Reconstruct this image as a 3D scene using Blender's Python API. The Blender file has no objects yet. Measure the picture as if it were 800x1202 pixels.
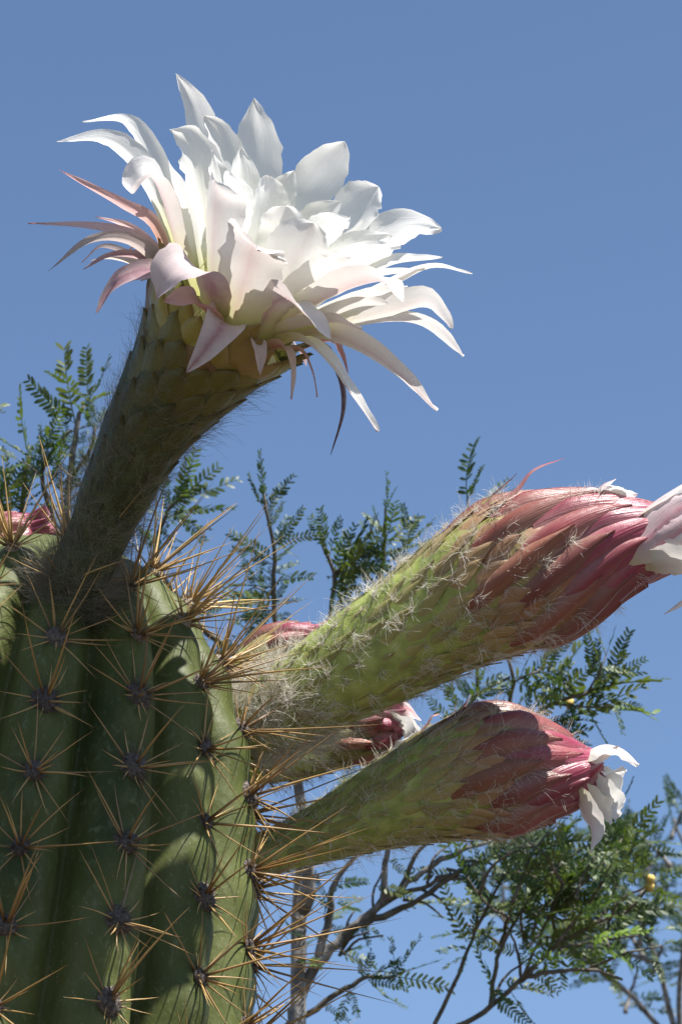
import bpy, math, random
from mathutils import Vector, Matrix, noise
R = math.radians
PI = math.pi
rnd = random.Random(7)

# ------------------------------------------------------------------ camera
scene = bpy.context.scene
COL = scene.collection
PITCH = R(25)
CAM = Vector((0, 0, 1.55))
D0 = 1.2                 # metres from the lens to the axis of the cactus
U = 0.001 / 3            # metres per photograph pixel at that distance
FWD = Vector((0, math.cos(PITCH), math.sin(PITCH)))
UPV = Vector((0, -math.sin(PITCH), math.cos(PITCH)))
RIGHT = Vector((1, 0, 0))
cd = bpy.data.cameras.new('camera')
cam = bpy.data.objects.new('camera', cd)
COL.objects.link(cam)
cam.location = CAM
cam.rotation_euler = (R(90) + PITCH, 0, 0)
cd.sensor_fit = 'VERTICAL'
cd.sensor_height = 36
cd.sensor_width = 24
cd.lens = 36 * D0 / (1202 * U)
cd.clip_start = 0.02
cd.clip_end = 5000
cd.dof.use_dof = True
cd.dof.focus_distance = 1.135
cd.dof.aperture_fstop = 48
scene.camera = cam

# ------------------------------------------------------------------ world and sun
SUN = Vector((0.375, -0.305, 0.90)).normalized()     # towards the sun
world = bpy.data.worlds.new('World')
scene.world = world
world.use_nodes = True
wn = world.node_tree
sky = wn.nodes.new('ShaderNodeTexSky')
sky.sky_type = 'NISHITA'
sky.sun_disc = False
sky.sun_elevation = math.asin(SUN.z)
sky.sun_rotation = math.atan2(SUN.x, SUN.y)
sky.altitude = 900
sky.air_density = 1.0
sky.dust_density = 0.15
sky.ozone_density = 3.2
wn.links.new(sky.outputs[0], wn.nodes['Background'].inputs[0])
wn.nodes['Background'].inputs[1].default_value = 0.075
sd = bpy.data.lights.new('sun', 'SUN')
sun = bpy.data.objects.new('sun', sd)
COL.objects.link(sun)
sd.energy = 5.0
sd.angle = R(0.53)
sd.color = (1.0, 0.965, 0.91)
sun.rotation_euler = SUN.to_track_quat('Z', 'Y').to_euler()
scene.view_settings.view_transform = 'Standard'
scene.view_settings.look = 'None'
scene.view_settings.exposure = 1.12
scene.view_settings.gamma = 1
scene.view_settings.use_curve_mapping = False
scene.render.engine = 'CYCLES'
scene.cycles.use_denoising = True
scene.cycles.max_bounces = 8
scene.cycles.transparent_max_bounces = 8


# ------------------------------------------------------------------ helpers
def W(px, py, d=0.0):
    """photo pixel at a distance of D0 - d*U along the lens axis"""
    z = D0 - d * U
    k = U * z / D0
    return CAM + RIGHT * ((px - 400) * k) + UPV * ((601 - py) * k) + FWD * z


def project(p):
    q = p - CAM
    z = q.dot(FWD)
    return 400 + q.dot(RIGHT) / (U * z / D0), 601 - q.dot(UPV) / (U * z / D0), z


def spline(pts, n):
    """Catmull-Rom through a list of equal-length tuples/vectors; n samples"""
    pts = [Vector(p) for p in pts]
    out = []
    m = len(pts) - 1
    for i in range(n):
        x = i / (n - 1) * m
        k = min(int(x), m - 1)
        f = x - k
        p1, p2 = pts[k], pts[k + 1]
        p0 = pts[k - 1] if k > 0 else p1 * 2 - p2
        p3 = pts[k + 2] if k + 2 <= m else p2 * 2 - p1
        out.append(0.5 * (2 * p1 + (p2 - p0) * f + (2 * p0 - 5 * p1 + 4 * p2 - p3) * f * f + (3 * p1 - p0 - 3 * p2 + p3) * f ** 3))
    return out


class MB:
    def __init__(self):
        self.v, self.f, self.uv = [], [], []

    def tube(self, pts, rads, n=5, cap=True):
        pts = [Vector(p) for p in pts]
        m = len(pts)
        b = len(self.v)
        ref = None
        for i in range(m):
            t = (pts[min(i + 1, m - 1)] - pts[max(i - 1, 0)])
            t = t.normalized() if t.length > 1e-9 else Vector((0, 0, 1))
            if ref is None:
                ref = t.orthogonal().normalized()
            ref = (ref - t * ref.dot(t)).normalized()
            bi = t.cross(ref)
            for k in range(n):
                a = 2 * PI * k / n
                self.v.append(pts[i] + (ref * math.cos(a) + bi * math.sin(a)) * rads[i])
                self.uv.append((k / n, i / (m - 1)))
        for i in range(m - 1):
            for k in range(n):
                a, c = b + i * n + k, b + i * n + (k + 1) % n
                self.f.append((a, c, c + n, a + n))
        if cap:
            self.f.append(tuple(b + k for k in reversed(range(n))))
            self.f.append(tuple(b + (m - 1) * n + k for k in range(n)))

    def grid(self, rows, uvs=None, flip=False):
        b = len(self.v)
        nr, nc = len(rows), len(rows[0])
        for i, r in enumerate(rows):
            for j, p in enumerate(r):
                self.v.append(p)
                self.uv.append((j / (nc - 1), i / (nr - 1)))
        for i in range(nr - 1):
            for j in range(nc - 1):
                q = (b + i * nc + j, b + i * nc + j + 1, b + (i + 1) * nc + j + 1, b + (i + 1) * nc + j)
                self.f.append(q[::-1] if flip else q)

    def mesh(self, name, mat=None, smooth=True):
        me = bpy.data.meshes.new(name)
        me.from_pydata([tuple(p) for p in self.v], [], self.f)
        if self.uv and len(self.uv) == len(self.v):
            ul = me.uv_layers.new(name='UVMap')
            for lp in me.loops:
                ul.data[lp.index].uv = self.uv[lp.vertex_index]
        if mat:
            me.materials.append(mat)
        if smooth:
            me.polygons.foreach_set('use_smooth', [True] * len(me.polygons))
        me.update()
        return me


def link(name, me, parent=None, mw=None, **props):
    o = bpy.data.objects.new(name, me)
    COL.objects.link(o)
    if parent is not None:
        o.parent = parent
        o.matrix_parent_inverse = PINV[parent.name]
    if mw is not None:
        o.matrix_basis = mw
    PINV[o.name] = (mw.inverted() if mw is not None else Matrix.Identity(4)) if parent is None else \
        (PWORLD[parent.name] @ PINV[parent.name] @ (mw if mw is not None else Matrix.Identity(4))).inverted()
    PWORLD[o.name] = (mw if mw is not None else Matrix.Identity(4)) if parent is None else PINV[o.name].inverted()
    for k, v in props.items():
        o[k] = v
    return o


PINV, PWORLD = {}, {}


def thing(name, loc, label, cat, group=None):
    o = link(name, None, None, Matrix.Translation(loc), label=label, category=cat)
    if group:
        o['group'] = group
    return o


# ------------------------------------------------------------------ materials
class NT:
    def __init__(self, name):
        self.m = bpy.data.materials.new(name)
        self.m.use_nodes = True
        self.t = self.m.node_tree
        self.p = self.t.nodes['Principled BSDF']
        self.out = self.t.nodes['Material Output']

    def n(self, typ, **kw):
        nd = self.t.nodes.new('ShaderNode' + typ)
        for k, v in kw.items():
            setattr(nd, k, v)
        return nd

    def l(self, a, b):
        self.t.links.new(a, b)

    def val(self, sock, v):
        if hasattr(v, 'links'):
            self.l(v, sock)
        else:
            sock.default_value = v

    def math(self, op, a, b=0.0, clamp=False):
        nd = self.n('Math', operation=op, use_clamp=clamp)
        self.val(nd.inputs[0], a)
        self.val(nd.inputs[1], b)
        return nd.outputs[0]

    def mix(self, fac, a, b, blend='MIX'):
        nd = self.n('Mix', data_type='RGBA', blend_type=blend)
        self.val(nd.inputs[0], fac)
        self.val(nd.inputs[6], a if hasattr(a, 'links') else (*a, 1)[:4])
        self.val(nd.inputs[7], b if hasattr(b, 'links') else (*b, 1)[:4])
        return nd.outputs[2]

    def ramp(self, fac, stops, interp='LINEAR'):
        nd = self.n('ValToRGB')
        nd.color_ramp.interpolation = interp
        el = nd.color_ramp.elements
        while len(el) < len(stops):
            el.new(0.5)
        for e, (p, c) in zip(el, stops):
            e.position = p
            e.color = (*c, 1) if len(c) == 3 else c
        self.l(fac, nd.inputs[0])
        return nd.outputs[0]

    def noise(self, scale, detail=3, vec=None, rough=0.55):
        nd = self.n('TexNoise')
        nd.inputs['Scale'].default_value = scale
        nd.inputs['Detail'].default_value = detail
        nd.inputs['Roughness'].default_value = rough
        if vec is not None:
            self.l(vec, nd.inputs['Vector'])
        return nd.outputs[0]

    def bump(self, h, strength, dist):
        nd = self.n('Bump')
        nd.inputs['Strength'].default_value = strength
        nd.inputs['Distance'].default_value = dist
        self.l(h, nd.inputs['Height'])
        self.l(nd.outputs[0], self.p.inputs['Normal'])
        return nd.outputs[0]

    def uv(self):
        tc = self.n('TexCoord')
        s = self.n('SeparateXYZ')
        self.l(tc.outputs['UV'], s.inputs[0])
        return tc.outputs['UV'], s.outputs[0], s.outputs[1]

    def obj(self):
        return self.n('TexCoord').outputs['Object']

    def world(self):
        return self.n('NewGeometry').outputs['Position']

    def info(self):
        return self.n('ObjectInfo')

    def scaled(self, vec, s):
        mp = self.n('Mapping')
        mp.inputs['Scale'].default_value = s
        self.l(vec, mp.inputs['Vector'])
        return mp.outputs[0]

    def translucent(self, color, fac, normal=None):
        tr = self.n('BsdfTranslucent')
        self.val(tr.inputs[0], color if hasattr(color, 'links') else (*color, 1)[:4])
        if normal is not None:
            self.l(normal, tr.inputs['Normal'])
        mx = self.n('MixShader')
        self.val(mx.inputs[0], fac)
        self.l(self.p.outputs[0], mx.inputs[1])
        self.l(tr.outputs[0], mx.inputs[2])
        self.l(mx.outputs[0], self.out.inputs[0])


def mat_petal():
    m = NT('petal')
    uv, x, t = m.uv()
    info = m.info()
    tint = info.outputs['Color']
    amt = info.outputs['Alpha']
    c = m.math('ABSOLUTE', m.math('SUBTRACT', m.math('MULTIPLY', x, 2.0), 1.0))
    nz = m.noise(5, 3, m.scaled(m.world(), (60, 60, 60)))
    rib = m.math('POWER', m.math('SUBTRACT', 1.0, c, True), 3.0)
    white = m.ramp(t, [(0.0, (0.55, 0.58, 0.14)), (0.16, (0.66, 0.67, 0.36)), (0.36, (0.75, 0.74, 0.69)), (1.0, (0.78, 0.77, 0.75))])
    tipm = m.math('MULTIPLY', m.math('SUBTRACT', t, 0.9, True), 5.0, True)
    full = m.math('MULTIPLY', m.math('SUBTRACT', amt, 0.6, True), 2.5, True)
    f_out = m.math('MULTIPLY', amt, m.math('ADD', m.math('ADD', 0.30, m.math('MULTIPLY', full, 0.6)), m.math('MULTIPLY', rib, 0.75)), True)
    f_out = m.math('MULTIPLY', f_out, m.math('ADD', 0.65, m.math('MULTIPLY', nz, 0.7)), True)
    f_out = m.math('MULTIPLY', f_out, m.math('MULTIPLY', m.math('ADD', t, 0.02), 5.0, True))
    f_in = m.math('MULTIPLY', m.math('POWER', amt, 2.2), m.math('ADD', m.math('ADD', 0.15, m.math('MULTIPLY', full, 0.6)), m.math('MULTIPLY', tipm, 0.4)), True)
    bf = m.n('NewGeometry').outputs['Backfacing']
    f = m.n('Mix', data_type='FLOAT')
    m.l(bf, f.inputs[0]); m.l(f_out, f.inputs[2]); m.l(f_in, f.inputs[3])
    col = m.mix(f.outputs[0], white, tint)
    m.l(col, m.p.inputs['Base Color'])
    m.p.inputs['Roughness'].default_value = 0.55
    m.p.inputs['Specular IOR Level'].default_value = 0.2
    veins = m.noise(1, 3, m.scaled(uv, (34, 1.6, 1)))
    fine = m.noise(1, 4, m.scaled(m.world(), (900, 900, 900)))
    nb = m.bump(m.math('ADD', veins, m.math('MULTIPLY', fine, 0.25)), 0.25, 0.0008)
    m.translucent(m.mix(0.12, col, (0.97, 0.96, 0.9)), 0.36, nb)
    return m.m


def mat_scale():
    """overlapping scales of tube and bud: object colour = tint, alpha = ripeness"""
    m = NT('flower_scale')
    uv, x, t = m.uv()
    info = m.info()
    tint = info.outputs['Color']
    ripe = info.outputs['Alpha']
    c = m.math('ABSOLUTE', m.math('SUBTRACT', m.math('MULTIPLY', x, 2.0), 1.0))
    nz = m.noise(1, 4, m.scaled(m.world(), (220, 220, 220)))
    edge = m.math('MULTIPLY', m.math('POWER', c, 1.5), m.math('POWER', ripe, 1.3), True)
    pale = m.mix(m.math('POWER', ripe, 2.0), (0.30, 0.26, 0.12), (0.82, 0.56, 0.62))
    col = m.mix(m.math('MULTIPLY', edge, 0.9), tint, pale)
    dark = m.mix(1.0, tint, (0.55, 0.50, 0.50), 'MULTIPLY')
    col = m.mix(m.math('MULTIPLY', m.math('SUBTRACT', nz, 0.45, True), 1.0, True), col, dark)
    tipm = m.math('MULTIPLY', m.math('SUBTRACT', t, 0.86, True), 4.0, True)
    col = m.mix(m.math('MULTIPLY', m.math('MULTIPLY', tipm, 0.6), ripe), col, (0.20, 0.05, 0.05))
    m.l(col, m.p.inputs['Base Color'])
    m.p.inputs['Roughness'].default_value = 0.33
    m.p.inputs['Specular IOR Level'].default_value = 0.5
    veins = m.noise(1, 3, m.scaled(uv, (22, 1.6, 1)))
    nb = m.bump(m.math('ADD', veins, m.math('MULTIPLY', nz, 0.35)), 0.55, 0.0008)
    m.translucent(col, 0.2, nb)
    return m.m


def mat_tube():
    m = NT('flower_tube')
    uv, x, t = m.uv()
    nz = m.noise(1, 5, m.scaled(m.world(), (160, 160, 160)))
    g = m.ramp(nz, [(0.3, (0.022, 0.033, 0.009)), (0.55, (0.045, 0.060, 0.016)), (0.75, (0.075, 0.088, 0.03))])
    col = m.mix(m.math('MULTIPLY', m.math('SUBTRACT', t, 0.8, True), 4.0, True), g, (0.35, 0.30, 0.07))
    m.l(col, m.p.inputs['Base Color'])
    m.p.inputs['Roughness'].default_value = 0.6
    m.bump(nz, 0.5, 0.001)
    return m.m


def mat_bud():
    m = NT('bud_skin')
    uv, x, t = m.uv()
    nz = m.noise(1, 5, m.scaled(m.world(), (160, 160, 160)))
    g = m.ramp(nz, [(0.3, (0.17, 0.21, 0.045)), (0.55, (0.30, 0.35, 0.085)), (0.75, (0.42, 0.44, 0.16))])
    k = m.math('ADD', t, m.math('MULTIPLY', m.math('SUBTRACT', nz, 0.5), 0.25))
    red = m.ramp(k, [(0.42, (0.0, 0.0, 0.0)), (0.62, (1, 1, 1))])
    col = m.mix(red, g, m.mix(m.math('MULTIPLY', m.math('SUBTRACT', t, 0.55, True), 5.0, True), (0.26, 0.15, 0.07), (0.34, 0.09, 0.08)))
    m.l(col, m.p.inputs['Base Color'])
    m.p.inputs['Roughness'].default_value = 0.5
    m.bump(nz, 0.5, 0.001)
    return m.m


def mat_stem():
    m = NT('cactus_skin')
    w = m.world()
    n1 = m.noise(1, 4, m.scaled(w, (28, 28, 14)))
    n2 = m.noise(1, 5, m.scaled(w, (420, 420, 300)))
    col = m.ramp(n1, [(0.3, (0.038, 0.048, 0.012)), (0.5, (0.068, 0.081, 0.021)), (0.72, (0.105, 0.118, 0.036))])
    col = m.mix(m.math('MULTIPLY', m.math('SUBTRACT', n2, 0.56, True), 3.0, True), col, (0.16, 0.18, 0.09))
    vo = m.n('TexVoronoi', feature='F1')
    m.l(m.scaled(w, (85, 85, 60)), vo.inputs['Vector'])
    spot = m.math('MULTIPLY', m.math('SUBTRACT', m.math('MULTIPLY', n1, 0.26), vo.outputs['Distance'], True), 9.0, True)
    dust = m.noise(1, 6, m.scaled(w, (140, 140, 36)), 0.7)
    col = m.mix(m.math('MULTIPLY', m.math('SUBTRACT', dust, 0.5, True), 1.6, True), col, (0.15, 0.15, 0.085))
    col = m.mix(spot, col, (0.22, 0.19, 0.12))
    m.l(col, m.p.inputs['Base Color'])
    m.p.inputs['Roughness'].default_value = 0.5
    m.p.inputs['Specular IOR Level'].default_value = 0.16
    m.bump(m.math('ADD', n2, m.math('MULTIPLY', n1, 3.0)), 0.25, 0.0012)
    return m.m


def mat_spine():
    m = NT('spine')
    uv, x, t = m.uv()
    info = m.info()
    nz = m.noise(1, 2, m.scaled(m.world(), (300, 300, 300)))
    a = m.ramp(t, [(0.0, (0.10, 0.05, 0.02)), (0.2, (0.30, 0.165, 0.055)), (0.7, (0.44, 0.27, 0.095)), (1.0, (0.26, 0.12, 0.04))])
    b = m.ramp(t, [(0.0, (0.30, 0.17, 0.06)), (0.3, (0.76, 0.56, 0.24)), (1.0, (0.66, 0.43, 0.15))])
    col = m.mix(info.outputs['Alpha'], a, b)
    col = m.mix(m.math('MULTIPLY', nz, 0.5), col, m.mix(1.0, col, (0.6, 0.5, 0.45), 'MULTIPLY'))
    grey = m.math('MULTIPLY', m.math('SUBTRACT', info.outputs['Random'], 0.62, True), 1.8, True)
    col = m.mix(grey, col, (0.19, 0.14, 0.10))
    col = m.mix(m.math('MULTIPLY', m.math('SUBTRACT', t, 0.9, True), 7.0, True), col, (0.10, 0.05, 0.025))
    m.l(col, m.p.inputs['Base Color'])
    m.p.inputs['Roughness'].default_value = 0.42
    m.translucent(col, 0.12)
    return m.m


def mat_simple(name, stops, scale, rough=0.8, bump=0.4, bdist=0.001, transl=0.0):
    m = NT(name)
    nz = m.noise(1, 5, m.scaled(m.world(), (scale,) * 3))
    col = m.ramp(nz, stops)
    m.l(col, m.p.inputs['Base Color'])
    m.p.inputs['Roughness'].default_value = rough
    if bump:
        m.bump(nz, bump, bdist)
    if transl:
        m.translucent(col, transl)
    return m.m


def mat_areole():
    m = NT('areole_wool')
    info = m.info()
    nz = m.noise(1, 4, m.scaled(m.world(), (900, 900, 900)))
    old = m.ramp(nz, [(0.3, (0.035, 0.027, 0.024)), (0.6, (0.10, 0.08, 0.07)), (0.8, (0.22, 0.19, 0.17))])
    new = m.ramp(nz, [(0.3, (0.22, 0.16, 0.10)), (0.7, (0.50, 0.43, 0.33))])
    m.l(m.mix(info.outputs['Alpha'], old, new), m.p.inputs['Base Color'])
    m.p.inputs['Roughness'].default_value = 0.95
    m.bump(nz, 0.8, 0.002)
    return m.m


def mat_leaf():
    m = NT('leaflet')
    uv, x, t = m.uv()
    info = m.info()
    rn = info.outputs['Random']
    w = m.noise(1, 2, m.scaled(m.world(), (90, 90, 90)))
    col = m.ramp(m.math('ADD', m.math('MULTIPLY', rn, 0.6), m.math('MULTIPLY', w, 0.4)),
                 [(0.15, (0.026, 0.050, 0.019)), (0.45, (0.050, 0.084, 0.022)), (0.7, (0.092, 0.118, 0.030)), (0.95, (0.15, 0.17, 0.05))])
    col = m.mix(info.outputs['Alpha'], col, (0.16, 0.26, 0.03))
    m.l(col, m.p.inputs['Base Color'])
    m.p.inputs['Roughness'].default_value = 0.5
    m.p.inputs['Specular IOR Level'].default_value = 0.42
    m.translucent(m.mix(1.0, col, (1.3, 1.45, 0.7), 'MULTIPLY'), 0.32)
    return m.m


M_PETAL = mat_petal()
M_SCALE = mat_scale()
M_TUBE = mat_tube()
M_BUD = mat_bud()
M_STEM = mat_stem()
M_SPINE = mat_spine()
M_AREOLE = mat_areole()
M_LEAF = mat_leaf()
M_HAIR = mat_simple('white_hair', [(0.3, (0.76, 0.71, 0.62)), (0.7, (0.95, 0.93, 0.89))], 90, 0.7, 0, transl=0.5)
M_HAIR_DIM = mat_simple('brown_hair', [(0.3, (0.20, 0.17, 0.12)), (0.7, (0.40, 0.37, 0.30))], 90, 0.7, 0, transl=0.3)
M_STAMEN = mat_simple('stamen', [(0.3, (0.80, 0.74, 0.36)), (0.7, (0.86, 0.82, 0.55))], 200, 0.6, 0, transl=0.3)
M_BARK = mat_simple('bark', [(0.3, (0.06, 0.053, 0.048)), (0.5, (0.15, 0.138, 0.125)), (0.7, (0.30, 0.285, 0.265))], 130, 0.85, 0.8, 0.002)
M_TWIG = mat_simple('twig_bark', [(0.3, (0.05, 0.042, 0.030)), (0.7, (0.13, 0.11, 0.075))], 150, 0.75, 0.4, 0.001)
M_PODS = mat_simple('flower_bud_yellow', [(0.3, (0.45, 0.28, 0.05)), (0.7, (0.62, 0.45, 0.12))], 300, 0.7, 0.4)
M_SOIL = mat_simple('dry_soil', [(0.3, (0.040, 0.030, 0.021)), (0.5, (0.065, 0.050, 0.035)), (0.7, (0.10, 0.08, 0.06))], 3.0, 0.95, 0.8, 0.02)

# ------------------------------------------------------------------ ground
g = MB()
NG = 48
rows = []
for i in range(NG + 1):
    row = []
    for j in range(NG + 1):
        a, b = (i / NG * 2 - 1), (j / NG * 2 - 1)
        x, y = math.copysign(abs(a) ** 3, a) * 900, math.copysign(abs(b) ** 3, b) * 900
        row.append(Vector((x, y, noise.noise(Vector((x * 0.5, y * 0.5, 0))) * 0.05 - 0.03)))
    rows.append(row)
g.grid(rows, flip=True)
link('ground', g.mesh('ground', M_SOIL), kind='structure')

# ------------------------------------------------------------------ the cactus stem
APEX = W(78, 645, 0)
LEAN = Vector((math.sin(R(7.0)), 0, math.cos(R(7.0))))
LX = Vector((math.cos(R(7.0)), 0, -math.sin(R(7.0))))
LY = Vector((0, 1, 0))
NRIB = 16
RIB0 = R(10)
PROFILE = [(0, 0), (4, 22), (10, 36), (22, 53), (50, 72), (80, 84), (132, 94), (190, 100), (300, 105), (600, 110), (2300, 118)]


def prof(s):
    s *= 1000
    for (a, ra), (b, rb) in zip(PROFILE, PROFILE[1:]):
        if s <= b:
            f = (s - a) / (b - a)
            return (ra + (rb - ra) * f) / 1000
    return PROFILE[-1][1] / 1000


def sprof(s):            # a little smoother than the broken line
    return (prof(max(s - 0.006, 0)) + prof(s) * 2 + prof(s + 0.006)) / 4 if s > 0.008 else prof(s)


RIB_Y = {-2: 742, -1: 700, 0: 770, 1: 760, 2: 824, 3: 880, 4: 900}     # photo height of one areole on each rib in view
PITCH_A = 0.0290


def stem_point(s, th, off=0.0):
    k = (th - RIB0) * NRIB / (2 * PI)
    kk = k - round(k)
    depth = min(1, s / 0.05)
    crest = abs(math.cos(PI * kk)) ** 0.5
    r = sprof(s)
    am = 0.215 * (0.35 + 0.65 * depth)
    ph = RIB_PHASE.get(round(k) % NRIB, 0.0) if RIB_PHASE else 0
    bump = math.cos(2 * PI * (s - ph) / PITCH_A)
    w = noise.noise(Vector((s * 14, th * 2.0, 3.1))) * 0.0016
    r = r * (1 - am * (1 - crest)) + (0.0013 * bump * crest ** 3 + w) * depth + off
    d = LX * math.sin(th) - LY * math.cos(th)
    return APEX - LEAN * s + d * r


RIB_PHASE = {}
for k in range(NRIB):
    kk = k if k < NRIB / 2 else k - NRIB
    th = RIB0 + kk * 2 * PI / NRIB
    if kk in RIB_Y:
        best = min((abs(project(stem_point(0.03 + i * 0.001, th))[1] - RIB_Y[kk]), 0.03 + i * 0.001) for i in range(160))
        RIB_PHASE[k] = best[1] % PITCH_A
    else:
        RIB_PHASE[k] = (0.5 * PITCH_A if k % 2 else 0.0) + rnd.uniform(-0.004, 0.004)

base = APEX - LEAN * (APEX.z / LEAN.z)
cactus = thing('columnar_cactus', Vector((base.x, base.y, 0)), 'ribbed green columnar cactus with golden spines bearing a white flower and pink buds', 'cactus')

sb = MB()
SV = []
s = 0.0
while s < 0.46:
    SV.append(s)
    s += 0.0016 if s < 0.012 else 0.0032
while s < 2.12:
    SV.append(s)
    s += 0.012
NT_ = 336
for i, s in enumerate(SV):
    for j in range(NT_):
        th = RIB0 + 2 * PI * j / NT_
        sb.v.append(stem_point(max(s, 0.0004), th))
        sb.uv.append((j / NT_, i / len(SV)))
for i in range(len(SV) - 1):
    for j in range(NT_):
        a, b = i * NT_ + j, i * NT_ + (j + 1) % NT_
        sb.f.append((a, a + NT_, b + NT_, b))
sb.f.append(tuple(range(NT_)))
link('stem', sb.mesh('stem', M_STEM), cactus)


def rand_unit(r):
    while True:
        v = Vector((r.uniform(-1, 1), r.uniform(-1, 1), r.uniform(-1, 1)))
        if 0.01 < v.length < 1:
            return v.normalized()


def areole_mesh(seed, rr=0.0046):
    r = random.Random(seed)
    b = MB()
    for i in range(5):
        a = i / 4 * PI * 0.55
        for k in range(9):
            p = Vector((math.cos(2 * PI * k / 9) * math.sin(a), math.sin(2 * PI * k / 9) * math.sin(a) * 1.2, math.cos(a) * 0.75 - 0.1)) * rr
            b.v.append(p * (1 + noise.noise(p * 500 + Vector((seed, 0, 0))) * 0.5))
    for i in range(4):
        for k in range(9):
            b.f.append((i * 9 + k, (i + 1) * 9 + k, (i + 1) * 9 + (k + 1) % 9, i * 9 + (k + 1) % 9))
    for _ in range(46):      # short bristly wool
        d = rand_unit(r)
        d.z = abs(d.z) * 0.9 + 0.15
        d.normalize()
        p = Vector((d.x, d.y * 1.2, d.z * 0.75)) * rr * 0.75
        e = p + (d + rand_unit(r) * 0.5) * rr * r.uniform(0.35, 0.9)
        b.tube([p, (p + e) / 2 + rand_unit(r) * rr * 0.12, e], [0.00016, 0.00014, 0.00005], 3, False)
    b.uv = []
    return b.mesh('areole', M_AREOLE)


def spine_mesh(seed, n=5):
    r = random.Random(seed)
    b = MB()
    pts, rads = [], []
    bend = r.uniform(-0.11, 0.14)
    for i in range(7):
        t = i / 6
        pts.append(Vector((math.sin(t * 2.6) * 0.006 * r.uniform(0, 1), bend * t * t, t)))
        rads.append((1.0 - 0.93 * t ** 1.4) * (1.15 if i == 0 else 1))
    b.tube([p for p in pts], [x * 0.0155 for x in rads], n)
    return b


SPINE_B = [spine_mesh(s) for s in range(8)]
SPINE_M = [b.mesh('spine', M_SPINE) for b in SPINE_B]
AREOLE_M = [areole_mesh(s) for s in range(5)]


def frame(n, up):
    n = n.normalized()
    x = up.cross(n)
    x = x.normalized() if x.length > 1e-4 else n.orthogonal().normalized()
    y = n.cross(x)
    return x, y, n


areoles = []        # (position, normal, s, rib)
for k in range(NRIB):
    th = RIB0 + (k if k < NRIB / 2 else k - NRIB) * 2 * PI / NRIB
    s = RIB_PHASE[k]
    while s < 0.012:
        s += PITCH_A
    first = True
    while s < 1.9:
        e = 0.002
        p = stem_point(s, th, 0.0002)
        ds = stem_point(s + 0.008, th) - stem_point(max(s - 0.008, 0.001), th)
        rad = LX * math.sin(th) - LY * math.cos(th)
        tang = LEAN.cross(rad)
        nrm = ds.cross(tang).normalized()
        if nrm.dot(rad + LEAN * 0.6) < 0:
            nrm = -nrm
        areoles.append((p, nrm, s, k))
        s += PITCH_A * (0.80 if s < 0.04 else 0.92 if s < 0.08 else 1.0)

spine_jobs = []
for p, n, s, k in areoles:
    x, y, z = frame(n, LEAN)
    young = max(0.0, 1 - s / 0.075)
    mat = Matrix((( x.x, y.x, z.x, p.x), (x.y, y.y, z.y, p.y), (x.z, y.z, z.z, p.z), (0, 0, 0, 1)))
    ao = None
    if s < 0.36:
        ao = link('areole', AREOLE_M[rnd.randrange(5)], cactus, mat @ Matrix.Scale(rnd.uniform(0.6, 1.1), 4))
        ao.color = (1, 1, 1, min(1.0, young * 1.1 + rnd.uniform(0, 0.12)))
    far = s > 0.36
    nr = 6 if far else (15 if young > 0.1 else rnd.randint(10, 12))
    edge_rib = k in (3, 4, 5)
    nc = 2 if far else (8 if young > 0.1 else rnd.randint(6, 8) if edge_rib else rnd.randint(3, 5))
    a0 = rnd.uniform(0, 6)
    for i in range(nr + nc):
        if i < nr:
            az = a0 + 2 * PI * i / nr + rnd.uniform(-0.25, 0.25)
            inc = R(rnd.uniform(58, 84) if young < 0.1 else rnd.uniform(30, 75))
            L = rnd.uniform(0.012, 0.031) * (1 + 0.25 * young)
            rs = 0.55
        else:
            az = rnd.uniform(0, 2 * PI)
            inc = R(rnd.uniform(8, 52))
            L = rnd.uniform(0.028, 0.062) * (1.0 if edge_rib or young > 0.1 else 0.8)
            rs = 0.76
        if rnd.random() < 0.12:
            L *= 0.55
        d = x * (math.cos(az) * math.sin(inc)) + y * (math.sin(az) * math.sin(inc)) + z * math.cos(inc)
        d = (d + LEAN * (0.22 * young)).normalized()
        L *= 1 - 0.25 * young
        spine_jobs.append([p - n * 0.0005 + d * 0.001, d, L, rs * rnd.uniform(0.8, 1.15), young, ao, n])

scored = []
for i, (p, d, L, rs, young, ao, n) in enumerate(spine_jobs):
    if ao is None:
        continue
    x0, y0, z0 = project(p)
    x1, y1, z1 = project(p + d * L)
    vis = n.dot((CAM - p).normalized())
    if not (-30 < x0 < 830 and y0 < 1230) or vis < -0.45:
        continue
    scored.append((-math.hypot(x1 - x0, y1 - y0) * (1 if vis > -0.1 else 0.6), i))
scored.sort()
single = set(i for _, i in scored[:300])
rest = MB()


def spine_matrix(p, d, L, rs, roll):
    q = d.to_track_quat('Z', 'Y').to_matrix() @ Matrix.Rotation(roll, 3, 'Z')
    m = q.to_4x4() @ Matrix.Diagonal((rs * 0.045, rs * 0.045, L, 1))
    m.translation = p
    return m


for i, (p, d, L, rs, young, ao, n) in enumerate(spine_jobs):
    v = rnd.randrange(8)
    m = spine_matrix(p, d, L, rs, rnd.uniform(0, 6.3))
    if i in single:
        o = link('spine', SPINE_M[v], ao, m)
        o.color = (1, 1, 1, min(1, young * 0.9 + rnd.uniform(0.0, 0.30)))
    else:
        b = SPINE_B[v]
        o0 = len(rest.v)
        rest.v += [m @ q for q in b.v]
        rest.uv += b.uv
        rest.f += [tuple(o0 + a for a in f) for f in b.f]
o = link('spines', rest.mesh('spines', M_SPINE), cactus, kind='stuff')
o.color = (1, 1, 1, 0.4)


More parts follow.
